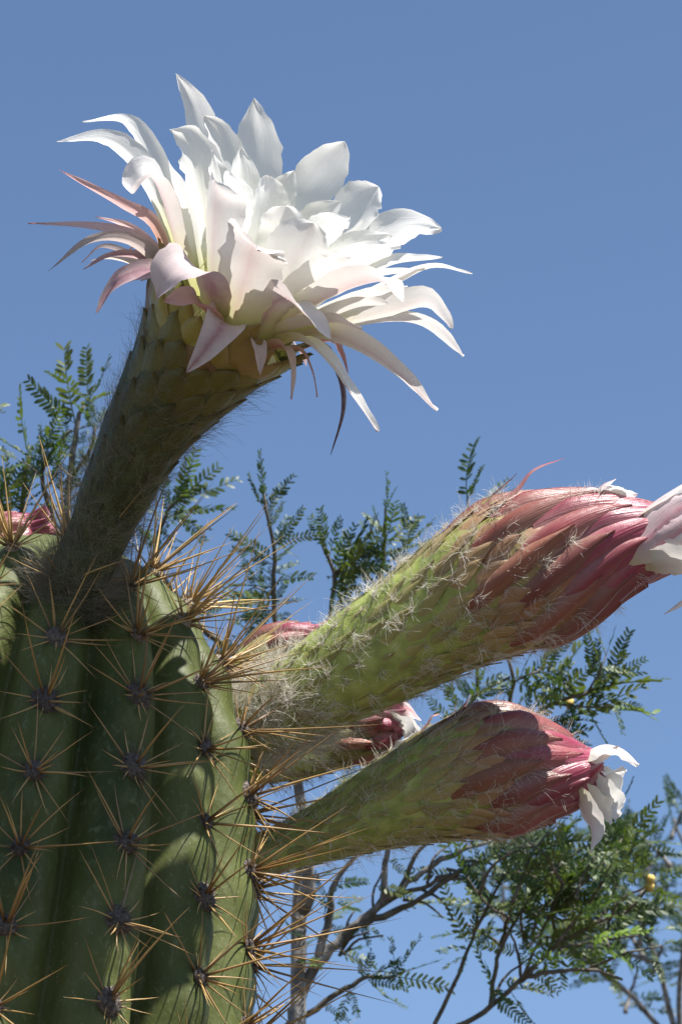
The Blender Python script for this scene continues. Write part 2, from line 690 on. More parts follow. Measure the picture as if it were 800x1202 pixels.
# ------------------------------------------------------------------ flower tubes, buds and petals
class Tube:
    """swept round body through (px, py, d, half width in px)"""

    def __init__(self, pts, n=40):
        self.pts = [W(*p[:3]) for p in pts]
        rad = [p[3] * U * (D0 - p[2] * U) / D0 for p in pts]
        self.c = spline(self.pts, n)
        self.r = [v.x for v in spline([Vector((a, 0, 0)) for a in rad], n)]
        self.n = n
        self.fr = []
        ref = -FWD
        for i in range(n):
            t = (self.c[min(i + 1, n - 1)] - self.c[max(i - 1, 0)]).normalized()
            ref = (ref - t * ref.dot(t)).normalized()
            self.fr.append((ref.copy(), t.cross(ref), t))
        self.len = sum((b - a).length for a, b in zip(self.c, self.c[1:]))

    def at(self, t):
        x = max(0, min(1, t)) * (self.n - 1)
        k = min(int(x), self.n - 2)
        f = x - k
        c = self.c[k].lerp(self.c[k + 1], f)
        r = self.r[k] * (1 - f) + self.r[k + 1] * f
        e1 = self.fr[k][0].lerp(self.fr[k + 1][0], f).normalized()
        e2 = self.fr[k][1].lerp(self.fr[k + 1][1], f).normalized()
        tt = self.fr[k][2].lerp(self.fr[k + 1][2], f).normalized()
        if t > 1:
            c = c + tt * (t - 1) * self.len
        return c, r, e1, e2, tt

    def p(self, t, ang, off=0.0):
        c, r, e1, e2, tt = self.at(t)
        return c + (e1 * math.cos(ang) + e2 * math.sin(ang)) * (r + off)

    def body(self, name, mat, seg=48, closed=True, inset=0.0):
        b = MB()
        for i in range(self.n):
            t = i / (self.n - 1)
            for k in range(seg):
                a = 2 * PI * k / seg
                q = noise.noise(Vector((math.cos(a) * 2, math.sin(a) * 2, t * 9))) * 0.0012
                b.v.append(self.p(t, a, q - inset))
                b.uv.append((k / seg, t))
        for i in range(self.n - 1):
            for k in range(seg):
                p, q = i * seg + k, i * seg + (k + 1) % seg
                b.f.append((p, q, q + seg, p + seg))
        b.f.append(tuple(reversed(range(seg))))
        if closed:
            b.f.append(tuple((self.n - 1) * seg + k for k in range(seg)))
        return b.mesh(name, mat)


def add_scale(parent, b, color, tb, t, ang, back, small=False):
    c, rr, e1, e2, tt = tb.at(t)
    n = e1 * math.cos(ang) + e2 * math.sin(ang)
    if small or n.dot(CAM - c) < -0.05 * (CAM - c).length:
        o0 = len(back.v)
        back.v += b.v
        back.uv += b.uv
        back.f += [tuple(o0 + k for k in f) for f in b.f]
        back.color = color
        return
    o = link('scale', b.mesh('scale', M_SCALE), parent)
    o.color = color


def scale_mesh(tb, t0, ang, L, hw, lift=0.0015, bulge=0.0012, twist=0.0, sharp=0.8, base=-0.0006, nl=7, nw=7, curl=0.0):
    """one scale lying on a tube: L metres long, hw metres half wide"""
    rows = []
    dt = L / tb.len
    for i in range(nl):
        f = i / (nl - 1)
        if f < 0.45:
            w = 0.72 + 0.28 * math.sin(f / 0.45 * PI / 2)
        else:
            w = max(0.0, 1 - ((f - 0.45) / 0.55) ** (1.0 + sharp)) ** 0.9
        w = max(w, 0.02)
        row = []
        for j in range(nw):
            v = j / (nw - 1) * 2 - 1
            t = t0 + dt * f
            c, r, e1, e2, tt = tb.at(t)
            rr = max(r, 0.004)
            a = ang + twist * f + v * w * hw / rr
            off = base + lift * f ** 1.5 + bulge * (1 - v * v) * min(1, f * 3 + 0.2) + curl * max(0, f - 0.6) ** 2 * 6
            row.append(tb.p(t, a, off))
        rows.append(row)
    b = MB()
    b.grid(rows)
    return b


def hair_strand(b, r, p, d, L, rad, curl=0.5, seg=4):
    pts = [p]
    dd = d.normalized()
    for i in range(seg):
        dd = (dd + rand_unit(r) * curl).normalized()
        pts.append(pts[-1] + dd * (L / seg))
    b.tube(pts, [rad, rad, rad * 0.9, rad * 0.7, rad * 0.35][:seg + 1], 3, False)


def hairs(tb, r, jobs, b):
    """jobs: (count, t range, angle range, length range, radius, outward, clump)"""
    for cnt, (ta, tb_), (aa, ab), (la, lb), rad, outw, clump in jobs:
        k = 0
        while k < cnt:
            t0, a0 = r.uniform(ta, tb_), r.uniform(aa, ab)
            for _ in range(clump):
                t = t0 + r.gauss(0, 0.006) * (clump > 1)
                a = a0 + r.gauss(0, 0.05) * (clump > 1)
                c, rr, e1, e2, tt = tb.at(t)
                nrm = e1 * math.cos(a) + e2 * math.sin(a)
                tan = tt.cross(nrm)
                d = nrm * outw * r.uniform(0.3, 1.2) + tt * r.uniform(0.1, 1.0) + tan * r.gauss(0, 0.6)
                hair_strand(b, r, tb.p(t, a, 0.0004), d, r.uniform(la, lb), rad * r.uniform(0.7, 1.2), 0.34)
                k += 1


def petal_mesh(pts, width, A, org, tip='point', roll=0.0, cup=0.22, ruffle=0.25, seed=0, n=26, nw=13, dref=0.0, slender=False, roll_tip=None):
    """a petal along the world points pts; width in metres; A = flower axis, org = a point on it"""
    r = random.Random(seed)
    fine = spline(pts, 121)
    TS = [1 - (1 - i / (n - 1)) ** 1.7 for i in range(n)]
    c = [fine[min(119, int(t * 120))].lerp(fine[min(120, int(t * 120) + 1)], t * 120 - int(t * 120)) if t < 1 else fine[120] for t in TS]
    mid = fine[60]
    rad = (mid - org) - A * (mid - org).dot(A)
    rad.normalize()
    S0 = A.cross(rad).normalized()
    ph = r.uniform(0, 6)
    fr1, fr2 = r.uniform(5, 8), r.uniform(9, 14)
    rows = []
    for i in range(n):
        t = TS[i]
        T = (c[min(i + 1, n - 1)] - c[max(i - 1, 0)]).normalized()
        S = (S0 - T * S0.dot(T))
        S = S.normalized() if S.length > 0.05 else T.orthogonal().normalized()
        N = S.cross(T).normalized()          # away from the axis for a rising petal
        ra = R(roll if roll_tip is None else roll + (roll_tip - roll) * t)
        S, N = S * math.cos(ra) + N * math.sin(ra), N * math.cos(ra) - S * math.sin(ra)
        if slender:
            w = (0.75 + 0.25 * math.sin(min(1, t / 0.4) * PI / 2)) * max(0, 1 - max(0, t - 0.35) / 0.65) ** 0.75
        elif tip == 'broad':
            q = max(0, (t - 0.72) / 0.28)
            w = (0.66 + 0.34 * math.sin(min(1, t / 0.8) * PI / 2)) * max(0, 1 - q ** 3.4) ** 0.5
        elif tip == 'blunt':
            q = max(0, (t - 0.62) / 0.38)
            w = (0.52 + 0.48 * math.sin(min(1, t / 0.66) * PI / 2) ** 1.3) * max(0, 1 - q ** 1.9) ** 0.7
        else:
            q = max(0, (t - 0.55) / 0.45)
            w = (0.52 + 0.48 * math.sin(min(1, t / 0.6) * PI / 2) ** 1.3) * max(0, 1 - q ** 1.7) ** 0.85
        w = max(w, 0.02) * width / 2
        row = []
        for j in range(nw):
            v = j / (nw - 1) * 2 - 1
            ed = abs(v) ** 2.5
            ruf = (math.sin(fr1 * t * 2 + ph + v) * 0.6 + math.sin(fr2 * t * 2 + ph * 2 - v * 2) * 0.5 + noise.noise(Vector((t * 9, v * 3, seed * 1.7)))) * ruffle * ed * width * 0.10 * (0.2 + t)
            jag = 1 + noise.noise(Vector((t * 24, v * 1.5, seed * 3.3))) * 0.17 * ed * (0 if slender else 1)
            rib = -0.020 * width * math.exp(-(v / 0.13) ** 2)
            wob = noise.noise(Vector((t * 3.2, v * 1.6, seed * 0.7))) * width * 0.075 * t
            row.append(c[i] + S * (v * w * jag) + N * (-(v * v) * cup * w * 1.6 + ruf - rib + wob))
        rows.append(row)
    b = MB()
    b.grid(rows)
    b.uv = [(j / (nw - 1), TS[i]) for i in range(n) for j in range(nw)]
    # front faces look away from the axis
    return b, rad


def add_petal(name, parent, pxpts, wpx, A, org, tint, amt, d0, seed, mat=None, **kw):
    pts = [W(p[0], p[1], d0 + p[2]) for p in pxpts]
    zk = U * (D0 - d0 * U) / D0
    b, rad = petal_mesh(pts, wpx * zk, A, org, seed=seed, **kw)
    me = b.mesh(name, mat or M_PETAL)
    # orient: sum of normals in the lower half must point away from the axis
    sgn = 0
    for p in me.polygons:
        cen = p.center
        q = cen - org
        q = q - A * q.dot(A)
        sgn += p.normal.dot(q.normalized() if q.length > 1e-6 else rad) * (1.0 if b.uv[p.vertices[0]][1] < 0.5 else 0)
    if sgn < 0:
        me.flip_normals()
    o = link(name, me, parent)
    o.color = (*tint, amt)
    return o


# ---- the open flower
FD = 245
ftube = Tube([(80, 722, FD - 22, 36), (92, 682, FD - 6, 35), (112, 634, FD, 36), (134, 582, FD + 12, 41), (178, 496, FD + 38, 53), (226, 426, FD + 62, 71), (255, 383, FD + 75, 90)])
flower = link('flower', ftube.body('flower', M_TUBE, closed=False), cactus,
              label='wide open white flower with pink outer petals on a long hairy green tube')
FA = ftube.fr[-1][2].copy()
FO = ftube.c[-1].copy()
PINK, MAUVE, BROWN, ROSE, CREAM = (0.55, 0.22, 0.20), (0.42, 0.24, 0.27), (0.20, 0.085, 0.06), (0.52, 0.22, 0.25), (0.66, 0.42, 0.30)
DARK = (0.10, 0.035, 0.05)
PET = [
    # pts (px, py, depth from throat), width, tint, amount, options
    ([(228, 335, -30), (200, 240, -50), (183, 188, -50), (150, 143, -45), (97, 143, -35)], 25, ROSE, 0.10, dict(roll=28, roll_tip=45)),
    ([(222, 335, 0), (195, 255, 0), (165, 195, 5), (125, 163, 5), (67, 166, 0)], 32, ROSE, 0.18, dict(roll=35, roll_tip=40)),
    ([(228, 345, 45), (205, 280, 72), (192, 232, 86), (174, 207, 96), (154, 227, 100)], 54, ROSE, 0.6, dict(roll=0, cup=0.3, tip='broad')),
    ([(206, 330, -10), (183, 265, -15), (145, 240, -15), (108, 220, -10), (69, 199, 0)], 13, PINK, 1.0, dict(slender=True, roll=50)),
    ([(195, 332, 10), (183, 300, 15), (155, 278, 15), (110, 266, 15), (33, 262, 15)], 17, PINK, 0.95, dict(slender=True, roll=40)),
    ([(190, 330, 30), (183, 305, 30), (150, 281, 30), (105, 283, 30), (57, 318, 20)], 17, BROWN, 0.95, dict(slender=True, roll=40)),
    ([(185, 330, -30), (150, 300, -30), (120, 290, -30), (96, 308, -30)], 11, DARK, 1.0, dict(slender=True, roll=30)),
    ([(190, 332, -10), (165, 312, -10), (135, 303, -5), (106, 306, 0)], 11, CREAM, 0.9, dict(slender=True, roll=35)),
    ([(208, 340, 55), (185, 319, 62), (150, 324, 66), (130, 339, 66), (113, 367, 60)], 24, MAUVE, 0.95, dict(slender=True, roll=20)),
    ([(180, 332, -45), (170, 300, -50), (160, 290, -55), (148, 296, -55)], 12, DARK, 1.0, dict(slender=True, roll=20)),
    ([(250, 374, 70), (246, 335, 105), (228, 312, 128), (202, 318, 142), (183, 352, 142)], 64, MAUVE, 0.92, dict(cup=0.15, roll=-8)),
    ([(252, 378, 75), (236, 360, 98), (215, 350, 106), (192, 354, 104)], 34, PINK, 0.95, dict(slender=True, roll=0)),
    ([(276, 394, 70), (264, 378, 94), (255, 390, 108), (240, 412, 112), (219, 437, 106)], 38, MAUVE, 0.80, dict(slender=True, roll=0, cup=0.3)),
    ([(300, 402, 60), (316, 362, 92), (336, 351, 108), (364, 374, 114), (392, 402, 108)], 52, MAUVE, 0.75, dict(cup=0.2, roll=10)),
    ([(308, 412, 55), (332, 407, 66), (342, 430, 68), (342, 469, 62)], 20, PINK, 0.85, dict(slender=True, roll=10)),
    ([(330, 418, 0), (375, 405, -5), (396, 440, -10), (402, 480, -10), (388, 534, -5)], 12, DARK, 0.95, dict(slender=True, roll=40)),
    ([(335, 418, -20), (385, 400, -20), (400, 415, -20), (408, 438, -20)], 13, PINK, 0.95, dict(slender=True, roll=40)),
    ([(318, 408, 40), (355, 400, 55), (390, 430, 60), (415, 465, 60), (443, 507, 55)], 36, ROSE, 0.45, dict(slender=True, roll=5)),
    ([(325, 398, 10), (375, 390, 15), (430, 412, 15), (475, 445, 10), (513, 482, 5)], 40, ROSE, 0.45, dict(slender=True, roll=45)),
    ([(335, 392, 0), (400, 385, -5), (460, 376, -10), (505, 385, -15), (544, 418, -20)], 40, ROSE, 0.28, dict(roll=35)),
    ([(330, 388, 20), (400, 378, 25), (455, 365, 20), (500, 355, 15), (531, 385, 10)], 46, ROSE, 0.20, dict(roll=45)),
    ([(325, 378, -20), (400, 360, -40), (460, 335, -45), (505, 315, -50), (554, 321, -50)], 38, ROSE, 0.08, dict(roll=30)),
    ([(320, 372, -40), (400, 340, -60), (455, 310, -70), (519, 302, -75)], 34, ROSE, 0.08, dict(roll=20)),
    ([(315, 365, -40), (390, 325, -70), (440, 290, -90), (480, 268, -95), (518, 269, -95)], 66, ROSE, 0.05, dict(roll=12)),
    ([(305, 360, -50), (350, 320, -80), (395, 275, -100), (427, 236, -105), (444, 219, -105)], 58, ROSE, 0.05, dict(tip='blunt', roll=6)),
    ([(295, 350, -60), (325, 290, -95), (355, 235, -115), (385, 195, -115), (404, 166, -110)], 58, ROSE, 0.05, dict(tip='blunt')),
    ([(275, 340, -60), (292, 260, -105), (300, 205, -120), (300, 160, -120), (298, 115, -115)], 64, ROSE, 0.05, dict(cup=0.12)),
    ([(250, 335, -60), (245, 250, -90), (240, 175, -100), (228, 125, -95), (206, 86, -85)], 38, ROSE, 0.08, dict(roll=20)),
    ([(255, 335, -55), (258, 260, -80), (264, 200, -90), (256, 160, -90), (240, 136, -85)], 48, ROSE, 0.05, dict()),
    ([(245, 340, -20), (240, 270, -30), (232, 210, -35), (222, 170, -30), (201, 152, -14)], 60, ROSE, 0.06, dict(ruffle=0.5, roll=10)),
    ([(250, 374, 62), (250, 315, 86), (252, 262, 100), (254, 230, 106), (254, 212, 114)], 66, ROSE, 0.32, dict(tip='broad', cup=0.25)),
    ([(270, 394, 72), (282, 350, 100), (291, 315, 118), (298, 288, 132), (303, 291, 144)], 74, ROSE, 0.42, dict(tip='broad', ruffle=0.7, cup=0.14)),
    ([(280, 365, 10), (296, 300, 14), (307, 248, 14), (314, 206, 14)], 58, ROSE, 0.15, dict(tip='broad')),
    ([(290, 378, 34), (312, 325, 52), (330, 278, 62), (336, 242, 70)], 50, ROSE, 0.10, dict(tip='broad', ruffle=0.8)),
    ([(288, 394, 54), (318, 350, 78), (346, 304, 92), (368, 262, 100)], 66, ROSE, 0.14, dict(tip='broad')),
    ([(303, 398, 50), (360, 360, 80), (415, 333, 98), (452, 331, 106), (473, 355, 110)], 60, ROSE, 0.5, dict(cup=0.2)),
    ([(315, 392, 32), (370, 372, 42), (430, 348, 42), (478, 336, 36)], 34, ROSE, 0.10, dict(roll=10)),
    ([(265, 350, 0), (275, 290, 0), (276, 240, -10), (268, 200, -20)], 58, ROSE, 0.06, dict(tip='blunt')),
    ([(300, 360, 0), (345, 310, 0), (380, 275, -10), (410, 256, -20)], 52, ROSE, 0.06, dict(tip='blunt')),
    ([(310, 370, 0), (370, 330, 0), (430, 300, -10), (470, 290, -10)], 48, ROSE, 0.06, dict()),
    ([(240, 345, 20), (232, 290, 25), (222, 240, 25), (208, 205, 20)], 54, ROSE, 0.10, dict(tip='blunt')),
    ([(298, 388, 48), (340, 350, 70), (382, 320, 84), (412, 302, 92)], 50, ROSE, 0.18, dict(tip='blunt')),
    ([(310, 398, 45), (370, 378, 62), (420, 360, 62), (455, 356, 56)], 44, ROSE, 0.20, dict()),
    ([(308, 400, 50), (345, 385, 70), (390, 378, 74), (425, 385, 70)], 40, ROSE, 0.35, dict()),
    ([(270, 345, -30), (280, 270, -55), (284, 215, -65), (282, 172, -70)], 46, ROSE, 0.05, dict()),
    ([(282, 348, -30), (305, 285, -60), (325, 235, -75), (345, 200, -80)], 46, ROSE, 0.05, dict()),
    ([(295, 355, -30), (335, 305, -60), (370, 262, -75), (400, 236, -80)], 46, ROSE, 0.05, dict()),
    ([(305, 362, -25), (365, 322, -50), (415, 292, -65), (460, 276, -70)], 42, ROSE, 0.06, dict()),
    ([(315, 372, -10), (385, 345, -25), (440, 325, -35), (498, 316, -40)], 34, ROSE, 0.08, dict(roll=20)),
    ([(318, 382, 5), (390, 365, 0), (450, 350, -5), (508, 343, -10)], 32, ROSE, 0.10, dict(roll=25)),
    ([(258, 345, -10), (258, 280, -20), (256, 225, -30), (250, 176, -30)], 46, ROSE, 0.06, dict(ruffle=0.5)),
    ([(240, 350, 20), (225, 290, 15), (212, 235, 10), (196, 188, 5)], 40, ROSE, 0.10, dict(roll=15)),
    ([(200, 336, 20), (186, 312, 24), (160, 300, 24), (128, 300, 20), (98, 316, 14)], 13, MAUVE, 0.95, dict(slender=True, roll=35)),
    ([(196, 334, -20), (176, 290, -30), (150, 266, -30), (112, 254, -26)], 13, PINK, 0.95, dict(slender=True, roll=40)),
    ([(290, 404, 66), (298, 398, 82), (304, 414, 88), (306, 440, 84)], 22, MAUVE, 0.9, dict(slender=True)),
    ([(325, 412, 20), (352, 412, 26), (366, 436, 28), (372, 466, 24)], 14, PINK, 0.9, dict(slender=True, roll=20)),
    # the far side, seen only past the others
    ([(240, 340, -60), (215, 290, -100), (190, 240, -120), (170, 215, -120)], 50, ROSE, 0.1, dict()),
    ([(300, 370, -60), (360, 340, -120), (410, 320, -140), (440, 330, -150)], 50, ROSE, 0.1, dict()),
    ([(270, 350, -70), (300, 290, -150), (320, 250, -180), (330, 230, -190)], 56, ROSE, 0.1, dict()),
    ([(230, 350, -70), (215, 330, -110), (190, 320, -140), (165, 330, -150)], 24, MAUVE, 0.9, dict(slender=True)),
    ([(300, 400, -60), (330, 400, -110), (350, 410, -140), (360, 430, -150)], 24, MAUVE, 0.9, dict(slender=True)),
]
for i, (pts, w, tint, amt, kw) in enumerate(PET):
    if amt < 0.3:
        pts = [(x, y, z * 1.5 if z < 0 else z) for x, y, z in pts]
    add_petal('petal', flower, pts, w * (1.3 if kw.get('slender') else 1.06), FA, FO, tint, amt, FD + 76, 11 + i, **kw)

# inner cup of the throat and the stamens
b = MB()
rows = []
for i in range(8):
    f = i / 7
    t = 1.0 - 0.30 * (1 - f)
    rows.append([ftube.p(t, 2 * PI * k / 36, -0.002 - 0.006 * (1 - f)) for k in range(37)])
b.grid(rows)
rows = [[FO - FA * 0.034 + (ftube.p(0.7, 2 * PI * k / 36) - ftube.at(0.7)[0]) * q for k in range(37)] for q in (0.02, 0.9)]
b.grid(rows)
o = link('throat', b.mesh('throat', M_PETAL), flower)
o.color = (0.6, 0.6, 0.3, 0.0)
b = MB()
r = random.Random(5)
for i in range(240):
    a = r.uniform(0, 2 * PI)
    p0 = ftube.p(0.86 + 0.08 * r.random(), a, -0.010)
    c, rr, e1, e2, tt = ftube.at(1.0)
    out = e1 * math.cos(a) + e2 * math.sin(a)
    L = r.uniform(0.018, 0.036)
    p2 = p0 + (tt + out * r.uniform(-0.3, 0.12)) * L + rand_unit(r) * 0.003
    p1 = (p0 + p2) / 2 + rand_unit(r) * 0.002
    b.tube([p0, p1, p2], [0.0002, 0.0002, 0.00016], 3, False)
    d = rand_unit(r) * 0.0011
    b.tube([p2 - d, p2, p2 + d], [0.0003, 0.0006, 0.0003], 4)
link('stamens', b.mesh('stamens', M_STAMEN), flower, kind='stuff')

# scales of the tube
r = random.Random(21)
GA = PI * (3 - math.sqrt(5))
N = 150
fback = MB()
for i in range(N):
    f = i / N
    t = 0.06 + 0.86 * f ** 0.92
    ang = i * GA + r.uniform(-0.06, 0.06)
    c, rr, *_ = ftube.at(t)
    big = max(0.0, (t - 0.45) / 0.55)
    L = 0.007 + 0.015 * big ** 1.3 + r.uniform(-0.001, 0.001)
    hw = 0.0022 + 0.0068 * big
    b = scale_mesh(ftube, t - 0.03 - 0.02 * big, ang, L, hw, lift=0.0003 + 0.0024 * big ** 1.5, bulge=0.0003 + 0.0012 * big, sharp=0.5)
    gcol = Vector((0.030, 0.042, 0.011)).lerp(Vector((0.26, 0.23, 0.03)), big ** 2)
    if big > 0.75 and r.random() < 0.5:
        gcol = gcol.lerp(Vector((0.30, 0.13, 0.07)), 0.6)
    k = r.uniform(0.8, 1.15)
    add_scale(flower, b, (gcol.x * k, gcol.y * k, gcol.z * k, 0.15 + 0.35 * big), ftube, t, ang, fback)
for i in range(34):
    a = i * GA
    b = scale_mesh(ftube, 0.895 + 0.05 * (i % 3) / 2, a, r.uniform(0.016, 0.024), r.uniform(0.005, 0.0075), lift=0.004, bulge=0.0014, sharp=0.3, curl=r.uniform(0, 0.004))
    c = Vector((0.36, 0.32, 0.05)).lerp(Vector((0.34, 0.17, 0.09)), r.random() ** 2)
    add_scale(flower, b, (c.x, c.y, c.z, 0.5), ftube, 0.9, a, fback)
o = link('scales', fback.mesh('scales', M_SCALE), flower, kind='stuff')
o.color = (0.10, 0.11, 0.03, 0.3)
hb = MB()
hairs(ftube, random.Random(31), [
    (3200, (0.02, 0.86), (0, 2 * PI), (0.006, 0.018), 0.000045, 0.28, 4),
    (1100, (0.05, 0.92), (0, 2 * PI), (0.004, 0.010), 0.00005, 1.0, 3),
    (900, (0.0, 0.2), (0, 2 * PI), (0.008, 0.020), 0.00006, 1.0, 6),
], hb)
link('hair', hb.mesh('hair', M_HAIR_DIM), flower, kind='stuff')


# ---- buds
def make_bud(label, pts, seed, n_small, n_big, tw, t_head, hair_jobs, big_L=0.054, big_hw=0.0066, hair_mat=None, small_L=0.007, head_end=0.99, hmat=None, tuft=17):
    tb = Tube(pts)
    bud = link('flower_bud', tb.body('flower_bud', M_BUD), cactus, label=label)
    r = random.Random(seed)
    tufts = []
    back = MB()
    for i in range(n_small):
        f = i / n_small
        t = 0.05 + (t_head - 0.05) * f ** 0.9
        c, rr, *_ = tb.at(t)
        L = small_L * (1 + 1.1 * f) + r.uniform(-0.001, 0.001)
        hw = 0.0019 * (1 + 1.5 * f * f)
        ga = i * GA + r.uniform(-0.08, 0.08)
        tufts.append((t - 0.02 + 0.9 * L / tb.len, ga, f))
        b = scale_mesh(tb, t - 0.02, ga, L, hw, lift=0.0006 + 0.0016 * f * f + r.uniform(0, 0.0006), bulge=0.0005, sharp=0.1, twist=tw * 0.1 * f)
        c = Vector((0.29, 0.34, 0.085)).lerp(Vector((0.40, 0.35, 0.12)), min(1, f * 1.2)).lerp(Vector((0.40, 0.15, 0.10)), max(0, f - 0.68) * 2.4)
        k = r.uniform(0.8, 1.2)
        add_scale(bud, b, (c.x * k, c.y * k, c.z * k, 0.25 + 0.4 * f), tb, t, ga, back, n_small < 100)
    o = link('scales', back.mesh('scales', M_SCALE), bud, kind='stuff')
    o.color = (0.27, 0.24, 0.08, 0.4)
    for i in range(n_big):
        f = i / n_big
        t = t_head - 0.03 + (head_end - t_head) * f ** 0.95
        c, rr, *_ = tb.at(t)
        L = big_L * (0.75 + 0.6 * f) + r.uniform(-0.002, 0.002)
        L = min(L, (0.985 - t) * tb.len + 0.010)
        hw = big_hw * (0.75 + 0.35 * math.sin(f * PI * 0.75)) * min(1, rr / 0.018 + 0.1)
        b = scale_mesh(tb, t - 0.05, i * GA * 1.0 + r.uniform(-0.1, 0.1), L, hw, lift=0.0010 + 0.0008 * r.random(), bulge=0.0042, sharp=0.55, twist=tw * (0.5 + 0.7 * f), nl=12, nw=9,
                       curl=0.0)
        o = link('tepal', b.mesh('tepal', M_SCALE), bud)
        c = Vector((0.28, 0.10, 0.06)).lerp(Vector((0.25, 0.030, 0.055)), min(1, f * 3)).lerp(Vector((0.46, 0.09, 0.18)), max(0, f - 0.3) * 1.3)
        k = r.uniform(0.78, 1.2)
        o.color = (c.x * k, c.y * k, c.z * k, 0.55 + 0.45 * f)
    if hair_jobs:
        hb = MB()
        hr = random.Random(seed + 1)
        for t, a, f in tufts:
            if hr.random() < 0.2:
                continue
            c, rr, e1, e2, tt = tb.at(t)
            nrm = e1 * math.cos(a) + e2 * math.sin(a)
            tan = tt.cross(nrm)
            lean = hr.gauss(0, 0.5)
            big = hr.uniform(0.6, 1.5)
            for _ in range(int(tuft * big)):
                d = nrm * hr.uniform(0.1, 0.9) + tt * hr.uniform(-0.3, 1.0) + tan * (lean + hr.gauss(0, 0.55))
                hair_strand(hb, hr, tb.p(t + hr.gauss(0, 0.003), a + hr.gauss(0, 0.03), 0.0008), d, hr.uniform(0.003, 0.0085) * big, 0.00008 * hr.uniform(0.6, 1.2), 0.4)
        hairs(tb, hr, hair_jobs, hb)
        link('hair', hb.mesh('hair', hmat or M_HAIR), bud, kind='stuff')
    return bud, tb


B1 = 62
bud1, tb1 = make_bud('largest pink bud on a thick woolly green tube lit by the sun',
    [(283, 862, B1, 40), (318, 842, B1 + 2, 45), (370, 809, B1 + 6, 54), (440, 768, B1 + 12, 64), (510, 725, B1 + 18, 73), (580, 686, B1 + 24, 86), (640, 664, B1 + 28, 83), (700, 645, B1 + 32, 63), (745, 637, B1 + 36, 42), (785, 632, B1 + 40, 23), (806, 630, B1 + 42, 12)],
    41, 230, 58, -1.15, 0.53, [
        (1500, (0.02, 0.60), (-PI, PI), (0.006, 0.013), 0.00005, 0.3, 6),
        (700, (0.30, 0.70), (-2.6, 2.6), (0.004, 0.009), 0.00008, 0.9, 30),
        (2300, (0.0, 0.19), (-PI, PI), (0.008, 0.018), 0.00008, 0.6, 12),
        (130, (0.62, 0.85), (-2.0, 2.0), (0.004, 0.009), 0.0001, 0.9, 26),
    ])
A1 = tb1.fr[30][2].copy()
O1 = tb1.c[30].copy()
CRIM, PALE = (0.40, 0.06, 0.09), (0.62, 0.25, 0.30)
for i, (pts, w, tint, amt, kw) in enumerate([
    ([(575, 600, 0), (603, 584, 0), (625, 560, 0), (662, 547, 5)], 13, CRIM, 1.0, dict(slender=True, roll=20)),
    ([(565, 600, 20), (586, 582, 20), (598, 572, 20), (606, 565, 20)], 9, DARK, 1.0, dict(slender=True, roll=20)),
    ([(640, 612, 10), (668, 592, 5), (690, 582, 5), (705, 584, 5)], 24, CRIM, 0.7, dict(roll=20)),
    ([(650, 620, 0), (690, 590, -5), (715, 580, -5), (738, 590, -5), (750, 600, 0)], 38, ROSE, 0.05, dict(roll=15, ruffle=0.9)),
    ([(655, 620, 10), (690, 596, 10), (705, 580, 12), (722, 571, 14)], 22, CRIM, 0.55, dict(roll=10)),
    ([(660, 620, -10), (700, 600, -15), (725, 592, -15), (748, 589, -15)], 30, ROSE, 0.05, dict(roll=30, ruffle=0.9)),
    ([(700, 640, 20), (745, 615, 15), (775, 594, 10), (812, 572, 5), (850, 556, 0)], 44, PALE, 0.55, dict(roll=20)),
    ([(710, 650, 50), (755, 636, 50), (790, 612, 45), (825, 590, 40)], 46, PALE, 0.70, dict(roll=0)),
    ([(712, 655, 40), (755, 648, 50), (790, 632, 52), (825, 604, 48)], 36, PALE, 0.75, dict(roll=0, cup=0.3)),
    ([(715, 660, 36), (760, 655, 48), (795, 642, 50), (840, 620, 46)], 44, ROSE, 0.35, dict(roll=0, cup=0.3, ruffle=0.6)),
    ([(715, 650, 10), (760, 636, 14), (795, 616, 14), (845, 590, 10)], 48, ROSE, 0.20, dict(roll=0, ruffle=0.7)),
    ([(715, 645, -20), (760, 626, -28), (795, 604, -30), (840, 574, -30)], 44, ROSE, 0.25, dict(ruffle=0.6)),
    ([(715, 662, 20), (760, 662, 30), (795, 656, 32), (845, 650, 30)], 46, ROSE, 0.18, dict(ruffle=0.8)),
    ([(725, 665, 30), (770, 664, 45), (800, 664, 50), (838, 676, 50)], 40, ROSE, 0.18, dict(roll=-10, ruffle=0.8)),
    ([(730, 670, 0), (770, 668, 0), (810, 672, 0), (825, 688, 0), (800, 706, 0), (778, 721, 0)], 24, ROSE, 0.35, dict(slender=True, roll=30)),
    ([(735, 690, -10), (765, 684, -10), (790, 672, -10), (815, 655, -10)], 26, CRIM, 0.9, dict(slender=True, roll=10)),
]):
    add_petal('petal', bud1, [(x, y - (9 if y < 625 else 0), z) for x, y, z in pts], w * 1.25, A1, O1, tint, amt, B1 + 36, 71 + i, **kw)

